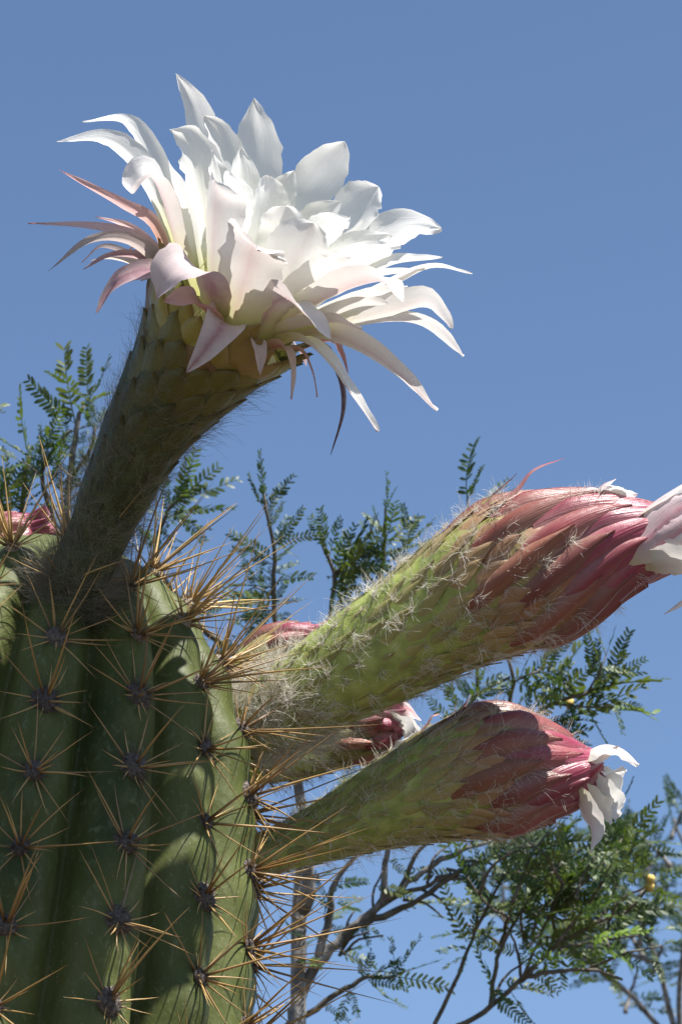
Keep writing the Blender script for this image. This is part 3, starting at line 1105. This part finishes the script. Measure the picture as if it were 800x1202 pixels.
B2 = 8
bud2, tb2 = make_bud('pink bud with torn white tip below the larger bud, its tube in shade',
    [(284, 1008, B2 + 50, 24), (330, 996, B2 + 34, 27), (395, 970, B2 + 14, 38), (470, 939, B2 + 10, 55), (540, 915, B2 + 6, 71), (590, 906, B2 + 3, 73), (632, 906, B2, 55), (665, 908, B2, 37), (690, 906, B2, 20), (706, 903, B2, 9)],
    51, 200, 52, -0.75, 0.49, [
        (1400, (0.02, 0.70), (-PI, PI), (0.005, 0.012), 0.00005, 0.3, 6),
        (500, (0.40, 0.85), (-PI, PI), (0.004, 0.010), 0.00007, 0.8, 9),
    ], big_L=0.050, big_hw=0.0068, tuft=7)
A2 = tb2.fr[30][2].copy()
O2 = tb2.c[30].copy()
for i, (pts, w, tint, amt, kw) in enumerate([
    ([(520, 850, 0), (535, 838, 0), (545, 825, 5), (549, 816, 5)], 14, PINK, 1.0, dict(slender=True, roll=10)),
    ([(530, 852, -10), (548, 836, -10), (560, 826, -10), (572, 828, -10)], 12, PINK, 1.0, dict(slender=True, roll=20)),
    ([(490, 862, 0), (500, 850, 0), (507, 840, 0), (516, 838, 0)], 9, PINK, 0.9, dict(slender=True)),
    ([(560, 860, 10), (585, 845, 10), (605, 838, 12), (616, 850, 12)], 20, PINK, 0.7, dict(slender=True, roll=20)),
    ([(655, 905, 10), (680, 888, 10), (705, 876, 10), (728, 880, 10), (749, 898, 10)], 34, ROSE, 0.25, dict(roll=15, ruffle=0.6)),
    ([(658, 903, 20), (685, 890, 22), (705, 884, 22), (726, 876, 22)], 22, CRIM, 0.6, dict(slender=True)),
    ([(660, 908, 0), (690, 905, 0), (712, 905, 0), (735, 905, 0)], 38, ROSE, 0.05, dict(ruffle=0.9, roll=20)),
    ([(660, 912, 10), (690, 925, 15), (708, 940, 15), (722, 962, 15)], 40, ROSE, 0.06, dict(ruffle=0.9, tip='blunt')),
    ([(655, 915, 25), (678, 938, 30), (688, 958, 30), (696, 975, 30), (694, 1001, 28)], 30, PALE, 0.45, dict(roll=10, ruffle=0.5)),
    ([(662, 908, 8), (695, 914, 12), (716, 930, 12), (728, 950, 12)], 30, ROSE, 0.08, dict(ruffle=1.0)),
    ([(658, 914, 16), (684, 932, 20), (702, 950, 20), (716, 968, 20)], 32, ROSE, 0.15, dict(ruffle=1.0)),
    ([(650, 915, 30), (675, 918, 34), (695, 908, 34), (708, 895, 32)], 20, CRIM, 0.9, dict(slender=True)),
]):
    add_petal('petal', bud2, pts, w * 1.5, A2, O2, tint, amt, B2, 101 + i, **kw)

# buds on the far side of the stem
B3 = -150
bud3, tb3 = make_bud('small brownish bud with a white tip behind the largest bud',
    [(262, 900, B3 + 40, 24), (320, 893, B3 + 20, 26), (370, 880, B3, 29), (415, 865, B3 - 10, 29), (445, 851, B3 - 14, 22), (462, 843, B3 - 16, 12)],
    61, 60, 24, 0.5, 0.55, [(350, (0.05, 0.9), (-PI, PI), (0.005, 0.010), 0.00006, 0.5, 6)], big_L=0.022, big_hw=0.006, hmat=M_HAIR_DIM)
A3, O3 = tb3.fr[30][2].copy(), tb3.c[30].copy()
for i, (pts, w, tint, amt, kw) in enumerate([
    ([(440, 852, 0), (458, 840, 5), (478, 836, 5), (494, 850, 5)], 26, CRIM, 0.7, dict()),
    ([(445, 856, 10), (462, 858, 12), (474, 868, 12), (468, 884, 12)], 40, ROSE, 0.10, dict(tip='blunt', ruffle=0.7)),
    ([(445, 852, -5), (470, 850, -5), (484, 862, -5), (488, 878, -5)], 34, ROSE, 0.15, dict(tip='blunt', ruffle=0.7)),
]):
    add_petal('petal', bud3, [(x, y - 4, z) for x, y, z in pts], w * 1.3, A3, O3, tint, amt, B3 - 12, 121 + i, **kw)
B4 = -120
bud4, tb4 = make_bud('pink scaly bud peeping out above the base of the largest bud',
    [(250, 850, B4 + 30, 22), (280, 815, B4 + 15, 30), (310, 786, B4, 36), (338, 768, B4 - 10, 30), (364, 756, B4 - 16, 16), (376, 752, B4 - 18, 7)],
    62, 50, 26, 0.5, 0.40, None, big_L=0.026, big_hw=0.006)
B5 = -160
bud5, tb5 = make_bud('rosy young bud behind the spiny crown of the cactus',
    [(-30, 700, B5 + 30, 20), (-22, 672, B5 + 15, 26), (-6, 650, B5, 32), (14, 634, B5 - 5, 26), (34, 622, B5 - 10, 12), (42, 618, B5 - 10, 5)],
    63, 40, 26, 0.5, 0.35, None, big_L=0.024, big_hw=0.006)


# ------------------------------------------------------------------ shrubs with feathery leaves
def leaf_mesh(seed):
    r = random.Random(seed)
    b = MB()
    n = r.randint(10, 13)
    bend = r.uniform(-0.16, 0.24)
    gap = r.choice((0.02, 0.04, 0.10, 0.22))
    side = r.uniform(-0.18, 0.18)

    def rach(t):
        return Vector((t, side * t * t, bend * (t - t * t) * 1.6))
    b.tube([rach(t / 5) for t in range(6)], [0.011, 0.010, 0.009, 0.008, 0.007, 0.004], 3)
    for i in range(n):
        t = 0.10 + 0.88 * i / (n - 1)
        c = rach(t)
        L = (0.19 if i < n - 2 else 0.16) * (0.86 + 0.14 * math.sin(PI * min(1, t * 1.15))) * r.uniform(0.78, 1.15)
        w = L * 0.33
        for s in (-1, 1):
            if r.random() < gap:
                continue
            a = R(62 - 20 * t + r.uniform(-6, 6))
            d = Vector((math.cos(a), s * math.sin(a), r.uniform(0.05, 0.35)))
            d.normalize()
            q = Vector((-d.y * s, d.x * s, 0)).normalized()
            tilt = r.uniform(-0.6, 0.6)
            nn = d.cross(q).normalized()
            q = (q * math.cos(tilt) + nn * math.sin(tilt)).normalized()
            o = len(b.v)
            pr = [(0.0, 0.15), (0.22, 0.85), (0.62, 1.0), (0.88, 0.7), (1.0, 0.12)]
            for f, ww in pr:
                m = c + d * (L * f) - Vector((0, 0, 0.03 * f * f))
                for k in (-1, 1):
                    b.v.append(m + q * (k * ww * w * 0.5) + nn * (0.02 * L * k * k))
                    b.uv.append(((k + 1) / 2, f))
            for k in range(4):
                b.f.append((o + 2 * k, o + 2 * k + 1, o + 2 * k + 3, o + 2 * k + 2))
    return b.mesh('leaf', M_LEAF, smooth=False)


LEAVES = [leaf_mesh(s) for s in range(16)]


class Shrub:
    def __init__(self, px, py, d, label, seed, extra=0.6):
        p = W(px, py, d)
        self.o = thing('leafy_shrub', Vector((p.x, p.y, 0)), label, 'shrub', None)
        self.r = random.Random(seed)
        self.d = d
        self.base = Vector((p.x, p.y, 0))
        self.n = 0
        self.more = []
        self.extra = extra

    def branch(self, pts, r0, r1, name='branch', mat=None, n=None, knots=0.0):
        n = n or max(6, len(pts) * 5)
        c = spline(pts, n)
        b = MB()
        rad = [(r0 + (r1 - r0) * i / (n - 1)) * (1 + knots * self.r.uniform(-0.4, 0.6)) for i in range(n)]
        c = [p + rand_unit(self.r) * rad[i] * 0.5 * (0 < i < n - 1) for i, p in enumerate(c)]
        b.tube(c, rad, 7)
        return link(name, b.mesh(name, mat or (M_BARK if r0 > 0.0022 else M_TWIG)), self.o)

    def px(self, pts, r0, r1, d=None, **kw):
        """branch through photo pixels (x, y[, extra depth])"""
        d = self.d if d is None else d
        return self.branch([W(p[0], p[1], d + (p[2] if len(p) > 2 else 0)) for p in pts], r0, r1, **kw)

    def leaf(self, a, b, light=0.0, roll=None):
        X = b - a
        L = X.length
        X.normalize()
        up = (Vector((0, -0.8, 0.45)) + rand_unit(self.r) * 0.8)
        Z = (up - X * up.dot(X))
        Z = Z.normalized() if Z.length > 0.05 else X.orthogonal().normalized()
        Y = Z.cross(X)
        m = Matrix(((X.x, Y.x, Z.x, 0), (X.y, Y.y, Z.y, 0), (X.z, Y.z, Z.z, 0), (0, 0, 0, 1))) @ Matrix.Scale(L, 4)
        m.translation = a
        me = LEAVES[self.r.randrange(len(LEAVES))]
        if self.n >= 300:
            self.more.append((me, m))
            return
        o = link('leaf', me, self.o, m)
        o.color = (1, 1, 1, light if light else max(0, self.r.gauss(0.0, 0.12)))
        self.n += 1
        return o

    def lpx(self, x0, y0, x1, y1, d=None, light=0.0, extra=True):
        d = self.d if d is None else d
        e = self.r.uniform(-60, 60)
        self.leaf(W(x0, y0, d), W(x1, y1, d + e), light)
        if extra and self.r.random() < self.extra:        # a second leaf from nearly the same node
            a = R(self.r.choice((-1, 1)) * self.r.uniform(18, 50))
            k = self.r.uniform(0.6, 0.95)
            dx, dy = (x1 - x0) * k, (y1 - y0) * k
            self.leaf(W(x0, y0, d), W(x0 + dx * math.cos(a) - dy * math.sin(a), y0 + dx * math.sin(a) + dy * math.cos(a), d - e), light)

    def twig(self, pts, r0, d=None, step=17, lo=42, hi=70, spread=55, both=0.75, depth=45, start=0.12):
        """twig with alternating leaves along photo pixels"""
        d = self.d if d is None else d
        q = [(p[0], p[1], p[2] if len(p) > 2 else self.r.uniform(-depth, depth)) for p in pts]
        self.px(q, r0, r0 * 0.45, d, name='twig')
        m = max(8, len(q) * 6)
        s = spline([Vector(p) for p in q], m)
        acc, side = 0, 1
        tot = sum((b - a).length for a, b in zip(s, s[1:]))
        run = 0
        for a, b in zip(s, s[1:]):
            seg = b - a
            acc += seg.length
            run += seg.length
            if acc >= step and run > tot * start:
                acc = 0
                side = -side
                dirv = math.atan2(seg.y, seg.x)
                for sd in ((side, -side) if self.r.random() < both else (side,)):
                    an = dirv + sd * R(spread + self.r.uniform(-22, 22))
                    L = self.r.uniform(lo, hi) * (1 - 0.25 * run / tot)
                    k = math.cos(self.r.uniform(-0.9, 0.9))
                    dz = self.r.choice((-1, 1)) * math.sqrt(max(0, 1 - k * k)) * L
                    self.leaf(W(b.x, b.y, d + b.z), W(b.x + math.cos(an) * L * k, b.y + math.sin(an) * L * k, d + b.z + dz))
        e = s[-1]
        dv = (s[-1] - s[-3]).normalized()
        L = self.r.uniform(lo, hi)
        self.leaf(W(e.x, e.y, d + e.z), W(e.x + dv.x * L, e.y + dv.y * L, d + e.z))


# shrub behind and to the right of the cactus
SA = -1550
A = Shrub(330, 1250, SA, 'shrub with forked grey branches and small feathery leaves below the buds', 3)
r0 = W(335, 1210, SA)
A.branch([A.base + Vector((0.03, 0.02, -0.05)), A.base + Vector((0.0, 0, 0.6)), A.base + Vector((0.02, -0.02, 1.1)), r0 - Vector((0.03, 0, 0.2)), r0], 0.010, 0.0032, name='trunk', n=30)
A.px([(335, 1210), (372, 1135), (420, 1082), (470, 1042), (520, 1008), (580, 985)], 0.0030, 0.0010, knots=0.5, n=34)
for i in range(16):
    x = A.r.uniform(370, 600)
    y = 1135 - (x - 372) * 0.72 + A.r.uniform(-8, 8)
    an = R(A.r.uniform(-110, 30))
    L = A.r.uniform(25, 70)
    A.px([(x, y), (x + L * 0.5 * math.cos(an), y + L * 0.5 * math.sin(an)), (x + L * math.cos(an + 0.3), y + L * math.sin(an + 0.3), A.r.uniform(-40, 40))], 0.0010, 0.0005, n=7, name='twig')
A.px([(418, 1086), (480, 1062), (540, 1022), (600, 1000), (660, 985)], 0.0020, 0.0008, knots=0.3, n=24)
A.px([(448, 1062), (452, 1036), (454, 1000), (470, 960)], 0.0024, 0.0012, n=12)
A.px([(372, 1135), (385, 1080), (392, 1040), (420, 1000)], 0.0028, 0.0012, n=12)
A.px([(400, 1110), (450, 1060), (500, 1040), (530, 1025)], 0.0020, 0.0009, n=14)
A.px([(340, 1205), (400, 1165), (430, 1148), (462, 1147)], 0.0020, 0.0009, n=14)
A.px([(470, 1042), (490, 1000), (510, 985)], 0.0016, 0.0008, n=8)
for l in [(461, 1146, 530, 1154), (463, 1148, 492, 1100), (432, 1150, 476, 1179), (430, 1148, 470, 1122), (425, 1150, 440, 1118), (380, 1080, 400, 1040), (385, 1062, 365, 1030),
          (392, 1040, 430, 1030), (395, 1060, 425, 1070), (420, 1078, 450, 1100), (360, 1040, 395, 1020), (358, 1010, 340, 985), (440, 1040, 485, 1048), (455, 1010, 490, 1030), (345, 1130, 375, 1100),
          (356, 1100, 330, 1075), (400, 1120, 440, 1130), (470, 1070, 510, 1060), (385, 1090, 420, 1090), (400, 900, 432, 880), (420, 930, 395, 915), (380, 1180, 410, 1195), (410, 1160, 400, 1200)]:
    A.lpx(*l)
# the dense right-hand part
A.px([(505, 1215), (535, 1150), (556, 1095), (562, 1050)], 0.0014, 0.0007, n=14)
A.px([(535, 1205), (575, 1182), (612, 1150), (650, 1112), (690, 1088), (735, 1070)], 0.0017, 0.0008, n=20, knots=0.2)
A.px([(575, 1182), (580, 1140), (588, 1110), (610, 1070), (640, 1030)], 0.0015, 0.0008, n=14)
A.px([(612, 1150), (640, 1142), (690, 1138), (730, 1150)], 0.0016, 0.0008, n=12)
for l in [(547, 1106, 517, 1045), (545, 1110, 520, 1120), (548, 1120, 522, 1138), (555, 1090, 590, 1060), (556, 1110, 580, 1085), (575, 1160, 612, 1205), (600, 1165, 625, 1202), (660, 1110, 700, 1130)]:
    A.lpx(*l)
TW = [
    [(562, 1050), (575, 1020), (600, 1000)], [(588, 1110), (600, 1060), (625, 1015), (650, 990)], [(612, 1150), (640, 1085), (660, 1040), (690, 1000)],
    [(650, 1112), (690, 1060), (715, 1020), (730, 980)], [(690, 1088), (730, 1055), (770, 1035)], [(640, 1030), (670, 1005), (700, 985)],
    [(600, 1080), (570, 1060), (548, 1030)], [(690, 1138), (730, 1120), (775, 1110)], [(650, 1112), (700, 1105), (750, 1098)], [(610, 1070), (640, 1062), (680, 1050)],
    [(575, 1182), (590, 1150), (620, 1125)], [(555, 1095), (590, 1030), (600, 1010)],
    [(588, 1110), (560, 1090), (545, 1085)], [(640, 1085), (690, 1030), (720, 1000)], [(600, 1060), (625, 1000), (655, 965)], [(715, 1060), (735, 1010), (745, 985)],
    [(612, 1150), (605, 1110), (585, 1070)], [(660, 1040), (640, 1005), (615, 985)],
]
for i in range(9):
    x, y = A.r.uniform(560, 740), A.r.uniform(1010, 1130)
    an = R(A.r.uniform(-130, 10))
    TW.append([(x, y), (x + 25 * math.cos(an), y + 25 * math.sin(an)), (x + 55 * math.cos(an + 0.2), y + 55 * math.sin(an + 0.2))])
for t in TW:
    A.twig(t, 0.0011, d=SA + A.r.uniform(-120, 160), lo=58, hi=84, step=31)
for l in [(722, 956, 742, 914), (735, 1000, 772, 968), (745, 1040, 720, 985), (700, 1000, 752, 985), (690, 1020, 740, 1035)]:
    A.lpx(*l, d=SA + 150)
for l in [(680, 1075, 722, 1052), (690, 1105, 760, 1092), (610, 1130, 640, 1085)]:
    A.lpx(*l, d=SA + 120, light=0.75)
for t in [[(602, 800), (625, 790), (650, 780)], [(650, 826), (690, 830), (720, 828)], [(690, 812), (705, 785), (712, 765)], [(530, 860), (545, 830), (555, 812)], [(610, 848), (640, 858), (668, 858)]]:
    A.twig(t, 0.0007, d=SA + 100, lo=44, hi=64, step=22)
# cluster between the two buds
A.px([(470, 960), (520, 890), (560, 860), (590, 850), (602, 800), (596, 772)], 0.0020, 0.0009, n=20, d=SA + 100)
A.px([(520, 890), (535, 850), (560, 815), (598, 795)], 0.0015, 0.0008, n=12, d=SA + 100)
A.px([(560, 862), (610, 848), (650, 826), (690, 812), (712, 798)], 0.0017, 0.0007, n=14, d=SA + 100)
for l in [(600, 797, 664, 778), (604, 832, 652, 788), (612, 797, 656, 752), (598, 792, 588, 838), (636, 830, 690, 744), (648, 830, 690, 782), (702, 802, 696, 752), (714, 798, 733, 741),
          (660, 822, 772, 796), (650, 848, 770, 840), (690, 816, 768, 845), (622, 856, 692, 862), (560, 816, 596, 800), (556, 820, 560, 786), (520, 842, 560, 815), (535, 850, 500, 825),
          (630, 840, 672, 800), (620, 842, 640, 790), (655, 828, 628, 800), (676, 818, 668, 772), (690, 812, 740, 785), (585, 855, 560, 830), (602, 845, 592, 800), (680, 818, 730, 822), (645, 850, 700, 848)]:
    A.lpx(*l, d=SA + 100 + A.r.uniform(-40, 40))
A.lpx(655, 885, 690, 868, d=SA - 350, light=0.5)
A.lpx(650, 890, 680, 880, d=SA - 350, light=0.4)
for l in [(548, 586, 547, 522), (562, 590, 606, 572), (566, 592, 592, 562)]:
    A.lpx(*l, d=SA + 60)
A.px([(560, 815), (556, 700), (548, 586)], 0.0011, 0.0006, n=10, d=SA + 60)
A.px([(556, 700), (562, 590)], 0.0008, 0.0005, n=6, d=SA + 60)

# shrub sprigs rising behind the spines and the large bud
SB = -1500
B = Shrub(352, 1230, SB, 'slender feathery shrub rising between the spiny crown and the largest bud', 4, 0.9)
q0 = W(326, 800, SB)
B.branch([B.base + Vector((0, 0.02, -0.05)), B.base + Vector((0.02, 0, 0.8)), W(352, 1230, SB), W(360, 1060, SB), W(355, 950, SB), W(342, 865, SB), q0], 0.006, 0.0017, name='trunk', n=40)
B.px([(326, 800), (324, 745), (321, 690), (321, 645), (314, 606), (309, 580)], 0.0017, 0.0008, n=16)
for l in [(312, 598, 308, 532), (313, 602, 291, 560), (322, 642, 356, 599), (324, 638, 371, 623), (319, 656, 272, 624), (319, 662, 274, 646), (322, 684, 368, 674), (321, 690, 262, 692), (320, 692, 284, 668),
          (319, 716, 296, 748), (322, 722, 348, 738), (318, 722, 272, 730), (321, 745, 288, 768), (321, 702, 266, 706), (322, 660, 342, 640), (321, 672, 348, 660), (319, 676, 290, 684), (322, 708, 352, 700),
          (318, 735, 340, 755), (320, 755, 262, 760), (316, 620, 330, 590)]:
    B.lpx(*l)
B.px([(326, 800), (368, 765), (388, 720), (391, 672), (385, 655), (376, 632)], 0.0016, 0.0008, n=16)
B.px([(391, 672), (410, 662), (430, 650)], 0.0011, 0.0007, n=8)
for l in [(381, 640, 373, 599), (386, 655, 396, 606), (392, 668, 411, 616), (395, 674, 432, 612), (400, 690, 442, 640), (404, 700, 418, 636), (398, 715, 416, 668), (428, 682, 452, 640), (388, 665, 372, 622),
          (408, 664, 445, 622), (402, 672, 404, 720), (425, 655, 468, 640), (428, 652, 440, 606), (395, 680, 392, 720)]:
    B.lpx(*l)
B.px([(368, 765), (425, 730), (444, 690), (451, 640), (452, 596)], 0.0020, 0.0008, n=16)
for l in [(452, 600, 454, 557), (451, 625, 428, 602), (452, 632, 438, 596), (453, 642, 484, 602), (455, 652, 502, 634), (474, 640, 506, 610), (446, 652, 424, 612), (449, 672, 474, 640), (445, 690, 416, 668),
          (446, 685, 480, 668), (450, 640, 470, 590), (449, 660, 432, 640), (478, 625, 476, 592), (444, 690, 455, 730), (440, 700, 410, 720)]:
    B.lpx(*l)
for t in [[(321, 700), (300, 690), (280, 700)], [(322, 720), (300, 730), (280, 745)], [(391, 680), (405, 665), (420, 650)], [(444, 690), (430, 672), (420, 655)], [(450, 650), (470, 645), (488, 640)]]:
    B.twig(t, 0.0007, d=SB + B.r.uniform(-80, 80), lo=38, hi=58, step=22)
# the sprig to the right of the flower tube
B.px([(326, 800), (240, 740), (185, 660), (195, 605), (215, 580)], 0.0022, 0.0008, n=18, d=SB - 120)
for l in [(205, 592, 252, 545), (208, 588, 278, 563), (204, 600, 270, 600), (200, 606, 248, 624), (196, 600, 190, 556), (198, 612, 184, 650), (190, 625, 225, 640), (200, 598, 235, 575), (192, 610, 160, 590), (188, 640, 165, 620), (190, 600, 222, 612)]:
    B.lpx(*l, d=SB - 120)

# shrub to the left of the flower tube
SC = -1350
C = Shrub(60, 1180, SC, 'dark green feathery shrub standing behind the flower tube and cactus crown', 5, 1.0)
q0 = W(62, 760, SC)
C.branch([C.base + Vector((0, 0.02, -0.05)), C.base + Vector((0.02, 0, 0.8)), C.base + Vector((0.0, 0.03, 1.5)), q0 - Vector((0.0, 0, 0.2)), q0], 0.007, 0.0018, name='trunk', n=26)
C.px([(62, 760), (72, 650), (84, 560), (90, 500), (98, 476)], 0.0028, 0.0010, n=16)
C.px([(62, 760), (34, 660), (26, 600), (34, 535)], 0.0022, 0.0010, n=14)
C.px([(72, 650), (50, 560), (70, 520), (84, 505)], 0.0015, 0.0008, n=12)
C.px([(34, 660), (10, 610), (-8, 560)], 0.0015, 0.0008, n=10)
C.px([(84, 560), (105, 530), (112, 500)], 0.0013, 0.0008, n=8)
for l in [(89, 498, 74, 410), (95, 480, 126, 418), (104, 470, 94, 412), (109, 502, 105, 468), (34, 535, 19, 466), (78, 512, 55, 470), (50, 528, 104, 500), (50, 545, 63, 494), (44, 560, 48, 522), (60, 562, 86, 520),
          (26, 592, 72, 553), (10, 606, 5, 540), (16, 566, 2, 528), (-2, 604, 22, 540), (30, 585, 18, 548), (-2, 578, 12, 545), (-10, 482, 12, 476), (10, 622, -2, 570), (38, 602, 66, 612), (70, 595, 98, 560),
          (84, 545, 116, 530), (86, 530, 66, 520), (88, 520, 112, 512), (36, 560, 60, 545), (34, 545, 44, 520), (20, 600, 44, 570), (0, 620, 30, 600), (80, 580, 60, 555), (72, 620, 100, 600), (66, 630, 40, 612),
          (110, 505, 122, 480), (106, 530, 122, 515), (4, 640, -10, 600), (88, 560, 104, 540)]:
    C.lpx(*l, d=SC + C.r.uniform(-30, 30))
for t in [[(26, 600), (12, 585), (2, 565)], [(72, 600), (90, 580), (104, 565)], [(50, 560), (36, 548), (22, 540)], [(84, 560), (70, 548), (58, 540)]]:
    C.twig(t, 0.0007, d=SC + C.r.uniform(-60, 60), lo=36, hi=56, step=20)

# a shrub farther off at the right, out of focus
SD = -5200
D = Shrub(800, 1250, SD, 'blurred green shrub farther back beyond the grey branched shrub', 6)
q0 = W(795, 1230, SD)
D.branch([D.base + Vector((0, 0.02, -0.05)), D.base + Vector((0.05, 0, 0.9)), q0 - Vector((0.0, 0, 0.4)), q0], 0.014, 0.004, name='trunk', n=20)
D.px([(795, 1230), (770, 1130), (740, 1060), (700, 1010)], 0.0032, 0.0012, n=14)
D.px([(795, 1230), (800, 1120), (810, 1030), (790, 960)], 0.0032, 0.0012, n=14)
D.px([(795, 1230), (720, 1150), (640, 1090), (600, 1040)], 0.003, 0.0012, n=14)
D.px([(795, 1230), (850, 1100), (860, 1000)], 0.0032, 0.0012, n=14)
D.px([(770, 1130), (690, 1100), (560, 1020)], 0.0025, 0.001, n=14)
DT = []
for i in range(44):
    x = D.r.uniform(560, 850)
    top = 1000 - (x - 560) * 0.16 if x < 760 else 968 - (x - 760) * 0.15
    y = D.r.uniform(top + 20, 1190) if x > 700 else D.r.uniform(top + 10, 1130)
    an = R(D.r.uniform(-150, -20))
    L = D.r.uniform(30, 55)
    DT.append([(x, y), (x + math.cos(an) * L * 0.5, y + math.sin(an) * L * 0.5), (x + math.cos(an) * L, y + math.sin(an) * L)])
for t in DT:
    D.twig(t, 0.0025, d=SD + D.r.uniform(-300, 300), lo=34, hi=58, step=13, depth=60)

for sh in (A, B, C, D):
    if sh.more:
        b = MB()
        for me, m in sh.more:
            o0 = len(b.v)
            uv = {}
            for lp in me.loops:
                uv[lp.vertex_index] = tuple(me.uv_layers[0].data[lp.index].uv)
            b.v += [m @ v.co for v in me.vertices]
            b.uv += [uv.get(k, (0, 0)) for k in range(len(me.vertices))]
            b.f += [tuple(o0 + k for k in p.vertices) for p in me.polygons]
        o = link('foliage', b.mesh('foliage', M_LEAF, smooth=False), sh.o, kind='stuff')
        o.color = (1, 1, 1, 0.05)

# round yellow flower heads on the twigs of the nearer shrub
A.px([(735, 1070), (752, 1052), (762, 1040), (764, 1030)], 0.0009, 0.0006, n=8, d=SA + 60)


def pod(x, y, d, rr):
    b = MB()
    for i in range(6):
        a = i / 5 * PI
        for k in range(8):
            q = Vector((math.cos(2 * PI * k / 8) * math.sin(a), math.sin(2 * PI * k / 8) * math.sin(a), math.cos(a)))
            b.v.append(q * rr * (1 + 0.15 * math.sin(k * 2.4 + i * 1.7)))
    for i in range(5):
        for k in range(8):
            b.f.append((i * 8 + k, (i + 1) * 8 + k, (i + 1) * 8 + (k + 1) % 8, i * 8 + (k + 1) % 8))
    b.uv = []
    link('flower_head', b.mesh('flower_head', M_PODS), A.o, Matrix.Translation(W(x, y, d)))


for x, y, rr in [(763, 1032, 0.0026), (762, 1041, 0.0028), (668, 826, 0.0030)]:
    pod(x, y, SA + 60, rr)
